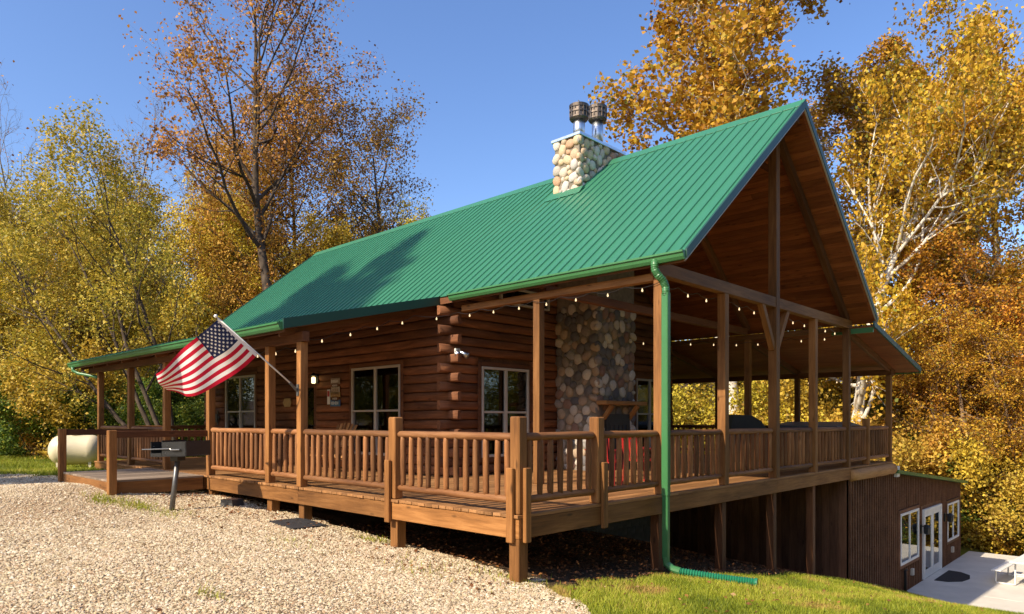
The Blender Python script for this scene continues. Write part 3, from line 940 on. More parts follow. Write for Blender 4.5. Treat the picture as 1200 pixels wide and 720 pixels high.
def lay_stones(parent, meshes, w, h, place_fn, inside, seed, rmin=0.06, rmax=0.125, depth=0.05, cover=0.93):
    r2 = random.Random(seed)
    done = []
    for rad in np.linspace(rmax, rmin, 9):
        for _ in range(420):
            x, z = r2.uniform(0.3 * rad, w - 0.3 * rad), r2.uniform(0, h)
            if not inside(x, z): continue
            if all((x - q[0]) ** 2 + (z - q[1]) ** 2 > ((rad + q[2]) * cover) ** 2 for q in done):
                done.append((x, z, rad))
    for (x, z, rad) in done:
        a = r2.uniform(0, math.pi)
        e = r2.uniform(0.85, 1.22)
        S = Matrix.Diagonal((rad * e * 1.06, depth * r2.uniform(0.8, 1.25), rad / e * 1.08, 1))
        obj('stone', r2.choice(meshes), parent, place_fn(x, z) @ Matrix.Rotation(a, 4, 'Y') @ S)
    return len(done)

CH_X0, CH_X1, CH_Y0, CH_Y1 = -4.83, -3.68, 6.50, 7.98
b = MB()
b.box(CH_X0, CH_X1 - 0.0, CH_Y0, CH_Y1, DECK_Z + 0.0, rz(CH_Y0) - 0.25)
chimney = b.build('chimney', M_['mortar'], cabin)
tag(chimney, 'river stone chimney rising through the roof')
sm_in = stone_meshes(M_['stone_in'])
FB = (0.28, 1.20, 0.0, 1.28)           # firebox opening on the +X face
n1 = lay_stones(chimney, sm_in, CH_X1 - CH_X0, 3.75, lambda x, z: Matrix.Translation((CH_X0 + x, CH_Y0, DECK_Z + z)), lambda x, z: True, 5, rmin=0.052, rmax=0.115)
n2 = lay_stones(chimney, sm_in, CH_Y1 - CH_Y0, 3.75, lambda x, z: Matrix.Translation((CH_X1, CH_Y0 + x, DECK_Z + z)) @ RZ90,
                lambda x, z: not (FB[0] - 0.05 < x < FB[1] + 0.05 and z < FB[3] + 0.05), 6, rmin=0.052, rmax=0.115)
b = MB()
y0, y1, z0, z1 = CH_Y0 + FB[0], CH_Y0 + FB[1], DECK_Z + 0.25, DECK_Z + FB[3]
b.box(CH_X1 + 0.002, CH_X1 + 0.07, y0, y1, z0 - 0.2, z1)
b.box(CH_X1 + 0.07, CH_X1 + 0.085, y0 + 0.08, y1 - 0.08, z0, z1 - 0.2, c=0.004)
for k in range(5):
    b.box(CH_X1 + 0.085, CH_X1 + 0.10, y0 + 0.12 + k * 0.16, y0 + 0.14 + k * 0.16, z0 + 0.05, z1 - 0.25)
b.build('fireplace', M_['cover'], chimney)
MZ = 2.40
mant = board('mantel', (CH_X1 + 0.17, CH_Y0 - 0.06, MZ), (CH_X1 + 0.17, CH_Y1 + 0.10, MZ), 0.28, 0.09, M_['pale_wood'], chimney, 0.012)
for yy in (CH_Y0 + 0.22, CH_Y1 - 0.25):
    board('bracket', (CH_X1 + 0.02, yy, MZ - 0.36), (CH_X1 + 0.27, yy, MZ - 0.06), 0.09, 0.09, M_['pale_wood'], chimney)
# above the roof
UX0, UX1, UY0, UY1, UZ1 = -4.80, -4.08, 6.38, 8.06, 8.46
b = MB()
b.box(UX0, UX1, UY0, UY1, 6.9, UZ1)
upper = b.build('chimney_top', M_['mortar'], cabin)
tag(upper, 'pale river stone chimney top above the green roof')
sm_out = stone_meshes(M_['stone_out'])
lay_stones(upper, sm_out, UX1 - UX0, 1.25, lambda x, z: Matrix.Translation((UX0 + x, UY0, UZ1 - 0.03 - z)), lambda x, z: z < 1.2, 7, rmin=0.05, rmax=0.115, depth=0.06)
lay_stones(upper, sm_out, UY1 - UY0, 1.25, lambda x, z: Matrix.Translation((UX1, UY0 + x, UZ1 - 0.03 - z)) @ RZ90, lambda x, z: UZ1 - z > rz(UY0 + x) - 0.05, 8, rmin=0.05, rmax=0.11, depth=0.055)
lay_stones(upper, sm_out, UX1 - UX0, 1.0, lambda x, z: Matrix.Translation((UX0 + x, UY1, UZ1 - 0.03 - z)), lambda x, z: True, 9, rmin=0.07, rmax=0.11, depth=0.05)
MB().box(UX0 - 0.07, UX1 + 0.07, UY0 - 0.07, UY1 + 0.07, UZ1 + 0.001, UZ1 + 0.075, c=0.008).build('chimney_cap', M_['steel'], upper)
MB().prism([(UY0 - 0.20, rz(UY0 - 0.20) + 0.03), (UY0 + 0.02, rz(UY0 + 0.02) + 0.03), (UY0 + 0.02, rz(UY0) + 0.07), (UY0 - 0.05, rz(UY0) + 0.05)], 0, UX0 - 0.14, UX1 + 0.14).build('flashing', M_['roof'], upper)
def flue(px, py_top, x, y, zt):
    b = MB()
    b.lathe([(0.135, 0), (0.135, zt - UZ1 - 0.28)], 20, (x, y, UZ1 + 0.06))
    fl = b.build('flue_pipe', M_['steel'], upper, True)
    c = MB()
    z0 = zt - 0.30
    c.lathe([(0.10, -0.05), (0.20, -0.035), (0.225, 0.0), (0.225, 0.03), (0.19, 0.04)], 20, (x, y, z0))
    c.lathe([(0.228, 0.125), (0.228, 0.165)], 20, (x, y, z0))
    c.lathe([(0.228, 0.24), (0.232, 0.31), (0.15, 0.345), (0.03, 0.35)], 20, (x, y, z0))
    c.lathe([(0.208, 0.0), (0.208, 0.27)], 20, (x, y, z0))
    for k in range(14):
        a = 2 * math.pi * k / 14
        c.bar((x + 0.215 * math.cos(a), y + 0.215 * math.sin(a), z0 + 0.02), (x + 0.215 * math.cos(a), y + 0.215 * math.sin(a), z0 + 0.26), 0.03, 0.012)
    cp = c.build('flue_cap', M_['darksteel'], fl)
flue(679, 123, -4.42, 6.80, 9.36)
flue(699, 117, -4.42, 7.52, 9.56)

# ---- downspout at the porch corner and its flexible extension
b = MB()
pts = [(0.03, 2.955, 4.40), (0.03, 2.955, 4.27), (0.05, 2.99, 4.20), (0.10, 3.08, 4.10), (0.115, 3.12, 4.02), (0.115, 3.13, 3.9)]
for k in range(len(pts) - 1):
    b.tube([pts[k], pts[k + 1]], 0.058, 10)
b.tube([pts[0]] + pts[1:], 0.055, 10)
for k in range(22):
    tpar = k / 21 * (len(pts) - 1)
    i0 = min(int(tpar), len(pts) - 2); fr_ = tpar - i0
    p = Vector(pts[i0]).lerp(Vector(pts[i0 + 1]), fr_)
    d = (Vector(pts[i0 + 1]) - Vector(pts[i0])).normalized()
    b.tube([p - d * 0.012, p, p + d * 0.012], [0.054, 0.064, 0.054], 10, caps=False)
dsp = b.build('downspout', M_['trim'], cabin, True)
b = MB()
zb = tz(0.12, 3.13) + 0.12
b.box(0.065, 0.165, 3.09, 3.17, zb + 0.1, 0.90, c=0.012)
b.box(0.058, 0.172, 3.083, 3.177, 0.86, 3.93, c=0.012)
b.tube([(0.115, 3.13, zb + 0.14), (0.13, 3.13, zb + 0.04), (0.22, 3.14, zb - 0.03), (0.34, 3.16, zb - 0.05)], [0.055, 0.058, 0.058, 0.058], 10)
b.build('pipe', M_['trim'], dsp)
b = MB()
pth = []
for k in range(60):
    s = k / 59
    x, y = 0.32 + 1.02 * s, 3.16 + 0.42 * s + 0.05 * math.sin(s * 3)
    pth.append((x, y, tz(x, y) + 0.075 - 0.008 * s))
rr = [0.062 if k % 2 else 0.046 for k in range(60)]
rr[-1] = rr[-2] = 0.06
b.tube(pth, rr, 12, caps=True)
fp = b.build('drain_hose', M_['flex'], None, False)
tag(fp, 'green corrugated drain hose lying on the grass below the downspout', 'drain hose')

# ------------------------------------------------------------------ deck
deck = thing('deck', (-4, 4, 0.3), 'raised brown wooden deck with log railings around the cabin', 'deck')
pw, gap = 0.138, 0.008
x = 0.004
segA = [(-0.02, 3.70), (3.706, 7.5), (7.506, 11.4), (11.406, 15.26)]
while x - pw > -16.35:
    xc = x - pw / 2
    if xc > -4.9:
        for (y0, y1) in segA:
            board('plank', (xc, y0 + rng.uniform(-0.008, 0.008) if y0 < 0 else y0, DECK_Z - 0.02), (xc, y1, DECK_Z - 0.02), pw, 0.04, M_['plank'], deck, 0.004)
    else:
        yo = -0.02 + rng.choice((-0.008, 0, 0.006))
        board('plank', (xc, yo, DECK_Z - 0.02), (xc, 3.24, DECK_Z - 0.02), pw, 0.04, M_['plank'], deck, 0.004)
        if xc > -8.3:
            board('plank', (xc, 11.87, DECK_Z - 0.02), (xc, 15.26, DECK_Z - 0.02), pw, 0.04, M_['plank'], deck, 0.004)
    x -= pw + gap
# rim boards
RT, RB = 0.822, 0.575
rh, rc = RT - RB, (RT + RB) / 2
for (a, c_) in ((-2.55, 0.0), (-5.16, -2.553), (-8.85, -5.163), (-11.4, -9.0), (-13.9, -11.403), (-16.35, -13.903)):
    board('rim_board', (a, 0.025, rc), (c_, 0.025, rc), 0.05, round(rh, 3), M_['timber'], deck)
for (a, c_) in ((0.053, 3.2), (3.203, 7.5), (7.503, 11.80)):
    board('rim_board', (-0.025, a, rc), (-0.025, c_, rc), 0.05, round(rh, 3), M_['timber'], deck)
def rail_log(p0, p1, r0, name, parent, mat, seed, ends=0.05, n=9):
    p0, p1 = Vector(p0), Vector(p1)
    r2 = random.Random(seed)
    d = p1 - p0; L = d.length; d /= L
    sidev = Vector((-d.y, d.x, 0)) if abs(d.z) < 0.9 else Vector((1, 0, 0))
    pts_, rad = [], []
    pts_.append((0, 0, 0)); rad.append(r0 * 0.62)
    steps = max(4, int(L / 0.3))
    for k in range(steps + 1):
        x_ = ends + (L - 2 * ends) * k / steps
        pts_.append((x_, r2.uniform(-0.004, 0.004), r2.uniform(-0.004, 0.004))); rad.append(r0 * r2.uniform(0.95, 1.06))
    pts_.append((L, 0, 0)); rad.append(r0 * 0.62)
    b = MB(); b.tube(pts_, rad, n)
    M, _ = bar_matrix(p0, p1)
    return b.build(name, mat, parent, True, M)
rail_log((-0.03, 11.82, 0.66), (-0.03, 15.3, 0.66), 0.15, 'rim_log', deck, M_['pale_wood'], 3, 0.03, 14)
for yy in (1.6, 3.0):
    board('joist', (-16.3, yy, 0.70), (-0.06, yy, 0.70), 0.05, 0.22, M_['dark_timber'], deck)
for xx in (-0.9, -1.8, -2.7, -3.6, -4.5):
    board('joist', (xx, 0.06, 0.705), (xx, 11.7, 0.705), 0.045, 0.20, M_['dark_timber'], deck)
# posts to the ground
for x_ in (-0.085, -2.55, -5.16, -6.29, -8.85, -11.25, -13.65, -16.1):
    post('post', x_, 0.085 + (0.06 if x_ < -0.2 else 0.0), tz(x_, 0.1) - 0.1, RB - 0.003 if x_ < -0.2 else RB + 0.0, 0.165, M_['timber'], deck)
for y_ in (3.275, 5.35, 7.5, 9.57):
    post('post', -0.13, y_, tz(-0.1, y_) - 0.1, RB - 0.003, 0.15, M_['dark_timber'], deck)
# short railing posts with bolted spacer blocks
def rail_post(x_, y_, ztop=2.05):
    M, L_ = bar_matrix((x_, y_, DECK_Z), (x_, y_, ztop))
    v_, f_ = chamfer_box(0, L_, -0.079, 0.079, -0.079, 0.079, 0.016)
    bb = MB(); bb.add(v_, f_)
    return bb.build('railing_post', M_['timber'], deck, M=M)
def spacer(x_, y_, dx, dy):
    if dy < 0:
        board('spacer_block', (x_, -0.034, 0.53), (x_, -0.034, 1.43), 0.055, 0.105, M_['timber'], deck, 0.008, up=(1, 0, 0))
    else:
        board('spacer_block', (0.034, y_, 0.53), (0.034, y_, 1.43), 0.055, 0.105, M_['timber'], deck, 0.008, up=(0, 1, 0))
rail_post(-0.083, 0.083); spacer(-0.11, 0, 0, -1); spacer(0, 0.11, 1, 1)
rail_post(-2.53, 0.083); spacer(-2.56, 0, 0, -1)
rail_post(-0.083, 1.66); spacer(0, 1.68, 1, 1)
rail_post(-0.083, 13.23)
rail_post(-0.083, 15.17 - 0.2, 1.9) if False else None

def baluster_mesh(seed):
    r2 = random.Random(seed)
    h = 0.755
    pts_, rad = [], []
    for (q, w_) in ((0, 0.3), (0.035, 0.85), (0.12, 1.0), (0.5, 1.0), (0.88, 0.98), (0.965, 0.85), (1.0, 0.3)):
        pts_.append((h * q, r2.uniform(-0.003, 0.003), r2.uniform(-0.003, 0.003))); rad.append(0.041 * w_ * r2.uniform(0.90, 1.10))
    b = MB(); b.tube(pts_, rad, 8)
    return b.mesh('baluster', M_['rail'], True)
BAL = [baluster_mesh(40 + k) for k in range(6)]
rs = 100
def railing(p0, p1, spacing=0.19):
    global rs
    p0, p1 = Vector((p0[0], p0[1], 0)), Vector((p1[0], p1[1], 0))
    rs += 2
    rl = rail_log(p0 + Vector((0, 0, 1.80)), p1 + Vector((0, 0, 1.80)), 0.052, 'railing', deck, M_['rail'], rs)
    rail_log(p0 + Vector((0, 0, 1.03)), p1 + Vector((0, 0, 1.03)), 0.049, 'bottom_rail', rl, M_['rail'], rs + 1)
    L = (p1 - p0).length
    n = max(2, int(round(L / spacing)) )
    for k in range(n):
        p = p0.lerp(p1, (k + 0.5) / n + rng.uniform(-0.008, 0.008) / L)
        rot = rng.uniform(0, 6.28)
        M = Matrix.Translation((p.x, p.y, 1.038)) @ Matrix.Rotation(rot, 4, 'Z') @ Matrix.Rotation(R(-90) + rng.uniform(-0.012, 0.012), 4, 'Y')
        obj('baluster', rng.choice(BAL), rl, M)
for a, c_ in ((-2.45, -0.165), (-5.09, -2.615), (-6.22, -5.23), (-8.78, -6.36), (-13.58, -11.32), (-16.03, -13.72)):
    railing((a, 0.083), (c_, 0.083))
for a, c_ in ((0.165, 1.58), (1.74, 3.195), (3.35, 5.27), (5.43, 7.41), (7.59, 9.49), (9.65, 11.64), (11.80, 13.15), (13.31, 15.09)):
    railing((-0.083, a), (-0.083, c_))
railing((-16.1, 0.15), (-16.1, 3.15))
for a, c_ in ((-2.53, -0.15), (-5.13, -2.67), (-7.83, -5.27)):
    railing((a, 15.17), (c_, 15.17), 0.22)

# ------------------------------------------------------------------ walkway up to the porch
walk = thing('entrance_walkway', (-10.5, -0.9, 0.6), 'short wooden entrance walkway with board handrails, from the gravel up to the porch', 'walkway')
WXA, WXB, WYA = -12.15, -8.93, -1.78
xk = WXB
while xk - 0.138 > WXA - 0.02:
    board('plank', (xk - 0.069, WYA, DECK_Z - 0.024), (xk - 0.069, -0.034, DECK_Z - 0.024), 0.138, 0.04, M_['greywood'], walk, 0.004)
    xk -= 0.146
for xx in (WXB - 0.02, WXA + 0.02):
    board('skirt_board', (xx, WYA, 0.70), (xx, -0.04, 0.70), 0.04, 0.25, M_['timber'], walk)
board('skirt_board', (WXA + 0.05, WYA + 0.02, 0.70), (WXB - 0.05, WYA + 0.02, 0.70), 0.04, 0.24, M_['timber'], walk)
for xx, o_ in ((WXB, 1), (WXA, -1)):
    post('post', xx + 0.002 * o_ + 0.075 * o_, WYA + 0.0, tz(xx, WYA) - 0.15, 1.815, 0.14, M_['timber'], walk)
    board('handrail', (xx + 0.075 * o_, WYA + 0.075, 1.735), (xx + 0.075 * o_, 0.0 - 0.0, 1.735), 0.045, 0.13, M_['dark_timber'], walk)

# ------------------------------------------------------------------ ground floor walls below the deck
b = MB()
b.box(WX1 - 0.2, WX1 - 0.02, 3.4, 11.72, -3.4, 0.55)
bw = b.build('foundation_wall', M_['block'], cabin)
bm_ = MB(); bm_.box(0, 0.385, -0.0, 0.03, 0, 0.185, c=0.006); bme = bm_.mesh('block', M_['block'])
for j in range(8):
    for k in range(21):
        y_ = 3.45 + k * 0.395 + (0.197 if j % 2 else 0)
        if y_ > 11.3: continue
        z_ = 0.30 - j * 0.195
        if z_ + 0.19 < tz(-4.9, y_) - 0.2: continue
        obj('block', bme, bw, Matrix.Translation((WX1 - 0.02 + 0.022, y_, z_)) @ RZ90)
MB().box(WX0 + 0.1, WX1 - 0.21, WY0 + 0.02, WY0 + 0.2, -0.6, 0.55).build('foundation_wall', M_['block'], cabin)

annex = thing('lower_annex', (-3, 19, -3.0), 'dark brown board sided lower annex with white door and windows', 'building')
b = MB()
b.box(-4.93, -0.06, 11.80, 11.90, -3.4, 0.56)
w1 = b.build('wall', M_['siding'], annex)
xk = -0.09
while xk > -4.9:
    board('siding_board', (xk - 0.105, 11.785, -3.2), (xk - 0.105, 11.785, 0.555), 0.19, 0.022, M_['siding'], w1, 0.003, up=(0, 1, 0)) if False else \
        obj('siding_board', _cache.setdefault('sb', (lambda q: q.mesh('siding_board', M_['siding']))(MB().add(*chamfer_box(0, 3.75, -0.095, 0.095, -0.011, 0.011, 0.003)))), w1,
            bar_matrix((xk - 0.1, 11.787, -3.2), (xk - 0.1, 11.787, 0.55), (0, -1, 0))[0])
    xk -= 0.2
A_OPEN = [(15.98, 17.94, -2.17, -0.68), (18.6, 20.88, -3.05, -0.80), (21.68, 23.42, -2.2, -0.88)]
def annex_top(y):
    return 0.53 - 0.097 * max(0, y - 15.35)
b = MB()
for (a0, a1, z0, z1) in wall_rects(11.80, 23.95, -3.4, -0.45, A_OPEN):
    b.box(-0.16, -0.055, a0, a1, z0, z1)
b.prism([(11.80, -0.449), (23.95, -0.449), (23.95, annex_top(23.95)), (15.35, 0.53), (11.80, 0.53)], 0, -0.16, -0.055)
b.box(-6.5, -0.161, 23.83, 23.95, -3.4, -0.35)
b.box(-6.5, -6.4, 12, 23.83, -3.4, 0.2)
b.box(-6.4, -0.161, 11.91, 23.83, -3.15, -3.06)
w2 = b.build('wall', M_['siding'], annex)
b = MB()
yk = 11.86
r3 = random.Random(4)
while yk < 23.93:
    segs = split_spans(-3.3, annex_top(yk) - 0.01, 0, 0, [])
    zs_ = [(-3.3, annex_top(yk) - 0.01)]
    for o_ in A_OPEN:
        if o_[0] - 0.12 < yk < o_[1] + 0.12:
            zs_ = [(-3.3, o_[2] - 0.12), (o_[3] + 0.12, annex_top(yk) - 0.01)]
    for z0, z1 in zs_:
        if z1 - z0 > 0.05:
            b.box(-0.054, -0.010, yk - 0.026, yk + 0.026, z0, z1, c=0.005)
    yk += 0.19 + r3.uniform(-0.004, 0.004)
bt = b.build('batten', M_['siding'], w2)
tag(bt, kind='stuff')
for k, (a0, a1, z0, z1) in enumerate(A_OPEN):
    if k == 1: continue
    Mw = Matrix.Translation((-0.03, a0, z0)) @ RZ90
    window(Mw, a1 - a0, z1 - z0, 2, 1, M_['white'], annex, M_['siding'], fr=0.07, depth=0.06)
a0, a1, z0, z1 = A_OPEN[1]
Md = Matrix.Translation((-0.05, a0, z0 + 0.06)) @ RZ90
w, h = a1 - a0, z1 - z0 - 0.06
b = MB()
b.box(0, 0.09, -0.07, 0, 0, h, c=0.004); b.box(w - 0.09, w, -0.07, 0, 0, h, c=0.004); b.box(0.09, w - 0.09, -0.07, 0, h - 0.09, h, c=0.004)
dr = b.build('door', M_['white'], annex, M=Md)
for s in (0, 1):
    x0 = 0.095 + s * (w - 0.19) / 2; x1 = x0 + (w - 0.19) / 2 - 0.006
    b = MB()
    b.box(x0, x0 + 0.14, -0.045, 0, 0, h - 0.1, c=0.004); b.box(x1 - 0.14, x1, -0.045, 0, 0, h - 0.1, c=0.004)
    b.box(x0 + 0.14, x1 - 0.14, -0.045, 0, 0, 0.25, c=0.004); b.box(x0 + 0.14, x1 - 0.14, -0.045, 0, h - 0.25, h - 0.1, c=0.004)
    b.build('door_leaf', M_['white'], dr, M=Md)
    MB().box(x0 + 0.14, x1 - 0.14, -0.03, -0.024, 0.25, h - 0.25).build('pane', M_['glass'], dr, M=Md)
MB().tube([(w / 2 + 0.07, -0.045, 0.98), (w / 2 + 0.07, -0.09, 0.98), (w / 2 + 0.17, -0.09, 0.98)], 0.012, 6).build('handle', M_['darksteel'], dr, True, Md)
b = MB()
b.prism([(15.30, 0.535), (24.25, annex_top(24.25) + 0.005), (24.25, annex_top(24.25) + 0.10), (15.30, 0.63)], 0, -6.6, 0.14)
ar = b.build('roof', M_['trim'], annex)
board('skirt_board', (-0.0, 13.3, -2.66), (-0.0, 15.4, -2.9), 0.05, 0.22, M_['timber'], annex)

# patio slabs
b = MB()
for (x0, x1) in ((-0.02, 2.9), (2.912, 5.8), (5.812, 8.7)):
    for (y0, y1) in ((13.6, 17.5), (17.512, 21.4), (21.412, 25.3)):
        b.box(x0, x1, y0, y1, -3.25, -3.0, c=0.01)
pt = b.build('patio', M_['concrete'])
tag(pt, kind='structure')

# ------------------------------------------------------------------ flag
A = Vector((-5.17, -0.005, 2.53)); B = Vector((-5.17, -1.40, 3.63))
flag = thing('flag', A, 'American flag on an angled pole fixed to a porch post', 'flag')
MB().tube([A, A.lerp(B, 0.5), B], [0.014, 0.014, 0.012], 8).build('pole', M_['white'], flag, True)
b = MB(); b.lathe([(0.0, -0.03), (0.026, -0.015), (0.03, 0.0), (0.022, 0.022), (0.0, 0.03)], 10, B); b.build('finial', M_['white'], flag, True)
b = MB(); b.box(A.x - 0.035, A.x + 0.035, -0.008, 0.006, 2.42, 2.62, c=0.003); b.tube([A + Vector((0, -0.005, -0.02)), A + (B - A) * 0.10], 0.024, 8); b.build('bracket', M_['grey_steel'], flag)
def on_pole(px):
    best = min(range(201), key=lambda k: abs(proj(A.lerp(B, k / 200))[0] - px))
    return A.lerp(B, best / 200)
H0 = on_pole(256); H1 = on_pole(302)
dH0 = proj(H0)[2]; dH1 = proj(H1)[2]
TOP = [H0, at_depth(223, 402, dH0 + 0.15), at_depth(183, 438, dH0 + 0.35)]
BOT = [H1, at_depth(256, 451, dH1 + 0.0), at_depth(192, 468, dH1 + 0.15)]
def quad3(P, s):
    # curve through three points at s = 0, .5, 1
    a = 2 * (s - 0.5) * (s - 1); c = 2 * s * (s - 0.5); m = -4 * s * (s - 1)
    return P[0] * a + P[1] * m + P[2] * c
nrm = (TOP[2] - TOP[0]).cross(BOT[0] - TOP[0]).normalized()
def cloth(u, v):
    p = quad3(TOP, u).lerp(quad3(BOT, u), v)
    ph = 9.0 * u + 1.8 * v
    amp = 0.045 * u ** 0.7 + 0.02
    q = p + nrm * (amp * math.sin(ph) + 0.04 * u * math.sin(15 * u - 4 * v + 1.0))
    # lower fly corner folds round
    k = max(0.0, u - 0.8) * max(0.0, v - 0.35) * 5
    q = q + nrm * (-0.18 * k) + Vector((0.10 * k, 0.0, 0.05 * k))
    return q
NU, NV = 60, 39
v_, f_, m_ = [], [], []
for j in range(NV + 1):
    for i_ in range(NU + 1):
        v_.append(cloth(i_ / NU, j / NV))
for j in range(NV):
    for i_ in range(NU):
        f_.append((j * (NU + 1) + i_, j * (NU + 1) + i_ + 1, (j + 1) * (NU + 1) + i_ + 1, (j + 1) * (NU + 1) + i_))
        st = j // 3
        canton = i_ < 24 and st < 7
        m_.append(2 if canton else (0 if st % 2 == 0 else 1))
me = mesh_np('cloth', v_, f_, [M_['flag_red'], M_['flag_white'], M_['flag_blue']], True)
me.polygons.foreach_set('material_index', np.array(m_, np.int32))
cl = obj('cloth', me, flag)
b = MB()
def star_at(u, v, r_):
    du, dv = r_ / 1.55, r_ / 0.95
    for side in (-1, 1):
        vs = []
        for k in range(10):
            a = -math.pi / 2 + k * math.pi / 5
            rr_ = 1.0 if k % 2 == 0 else 0.40
            vs.append(cloth(u + du * rr_ * math.cos(a), v + dv * rr_ * math.sin(a)) + nrm * (0.004 * side))
        c_ = cloth(u, v) + nrm * (0.004 * side)
        b.add([c_] + vs, [(0, k + 1, (k + 1) % 10 + 1) for k in range(10)])
for row in range(9):
    for col in range(6 if row % 2 == 0 else 5):
        u = 0.4 * ((col * 2 + 1 + (row % 2)) / 12.0)
        star_at(u, (7 / 13) * (row + 1) / 10.0, 0.030)
obj('stars', mesh_np('stars', b.v, b.f, M_['flag_white']), cl)
b = MB()
hoist = []
for j in range(14):
    hoist.append(cloth(0, j / 13)); hoist.append(cloth(0.028, j / 13) + nrm * 0.003)
obj('hoist_band', mesh_np('hoist_band', [p + nrm * 0.003 for p in hoist], [(2 * j, 2 * j + 1, 2 * j + 3, 2 * j + 2) for j in range(13)], M_['flag_white']), cl)

# ------------------------------------------------------------------ park grill on its post
gp = at_depth(200, 592, 12.3); gzb = tz(gp.x, gp.y)
grill = thing('park_grill', (gp.x, gp.y, gzb), 'black steel park grill on a leaning grey post beside the walkway', 'grill')
top = at_depth(208.5, 537, 12.3)
MB().tube([(gp.x, gp.y, gzb - 0.15), top + Vector((0, 0, 0.02))], 0.045, 10).build('post', M_['grey_steel'], grill, True)
Mg = Matrix.Translation(top) @ Matrix.Rotation(YAW - R(24), 4, 'Z') @ Matrix.Rotation(R(-2), 4, 'Y')
b = MB(); b.box(-0.09, 0.09, -0.09, 0.09, -0.05, 0.03, c=0.006); b.build('swivel', M_['black'], grill, M=Mg)
b = MB()
W2, D2, HH = 0.36, 0.26, 0.27
b.box(-W2, W2 + 0.14, -D2, D2, 0.035, 0.047); b.box(-W2, W2 + 0.14, D2 - 0.006, D2 + 0.006, 0.05, HH + 0.03)
b.box(W2 + 0.134, W2 + 0.146, -D2, D2 - 0.01, 0.05, HH + 0.03)
b.box(-0.08, -0.068, -D2, D2 - 0.01, 0.05, HH + 0.05)
b.box(-0.06, W2 + 0.13, -D2 - 0.006, -D2 + 0.006, 0.05, HH + 0.02)
b.box(-W2, -0.085, -D2 - 0.004, -D2 + 0.006, 0.05, 0.10)
b.box(-W2 - 0.006, -W2 + 0.006, -D2 + 0.01, D2 - 0.01, 0.05, HH + 0.03)
b.build('firebox', M_['black'], grill, M=Mg)
b = MB()
for k in range(13):
    x_ = -W2 + 0.02 + k * 0.04 if k < 7 else W2 + 0.12 - (k - 7) * 0.06
    b.bar((x_, -D2 + 0.02, 0.18), (x_, D2 - 0.02, 0.18), 0.008, 0.008)
b.tube([(-W2 - 0.17, -D2 - 0.03, 0.17), (0.16, -D2 - 0.03, 0.17)], 0.011, 6)
b.tube([(0.16, -D2 - 0.03, 0.17), (0.19, -D2 - 0.03, 0.15), (0.40, -D2 - 0.035, 0.15)], 0.016, 6)
b.build('grate', M_['grey_steel'], grill, M=Mg)
b = MB()
for x_ in (-0.30, 0.02):
    for k in range(3):
        b.lathe([(0.0, -0.003), (0.014, 0), (0.0, 0.003)], 8, (x_ + 0.02 * k, -D2 - 0.01, 0.10 + 0.06 * k))
b.build('bolt', M_['steel'], grill, M=Mg)

# ------------------------------------------------------------------ propane tank
tc_ = at_depth(90, 520, 22.0); tgz = tz(tc_.x, tc_.y)
tank = thing('propane_tank', (tc_.x, tc_.y, tgz), 'cream propane tank lying on short legs on the lawn', 'tank')
r_t, hl = 0.47, 0.42
prof = [(0.0, -hl - 0.36)] + [(r_t * math.sin(a), -hl - 0.36 * math.cos(a)) for a in np.linspace(0.2, math.pi / 2, 7)] + [(r_t, -hl + 0.01)]
prof += [(r_t * 1.01, -hl + 0.02), (r_t * 1.01, -hl + 0.06), (r_t, -hl + 0.07)]
prof += [(r_t, hl - 0.01)] + [(r_t * math.sin(a), hl + 0.36 * math.cos(a)) for a in np.linspace(math.pi / 2, 0.2, 7)] + [(0.0, hl + 0.36)]
Mt = Matrix.Translation((tc_.x, tc_.y, tgz + 0.62)) @ Matrix.Rotation(YAW + R(14), 4, 'Z') @ Matrix.Rotation(R(90), 4, 'Y')
b = MB(); b.lathe(prof, 28); b.build('body', M_['tank'], tank, True, Mt)
b = MB(); b.lathe([(0.16, 0.44), (0.16, 0.60), (0.13, 0.63), (0.0, 0.64)], 16, (0.0, 0, 0)); b.build('valve_dome', M_['tank'], tank, True, Matrix.Translation((tc_.x, tc_.y, tgz + 0.62)))
for sx in (-0.45, 0.45):
    for sy in (-0.24, 0.24):
        Ml = Matrix.Translation((tc_.x, tc_.y, tgz)) @ Matrix.Rotation(YAW + R(14), 4, 'Z')
        MB().box(sx - 0.04, sx + 0.04, sy - 0.03, sy + 0.03, -0.08, 0.26, c=0.004).build('leg', M_['tank'], tank, M=Ml)

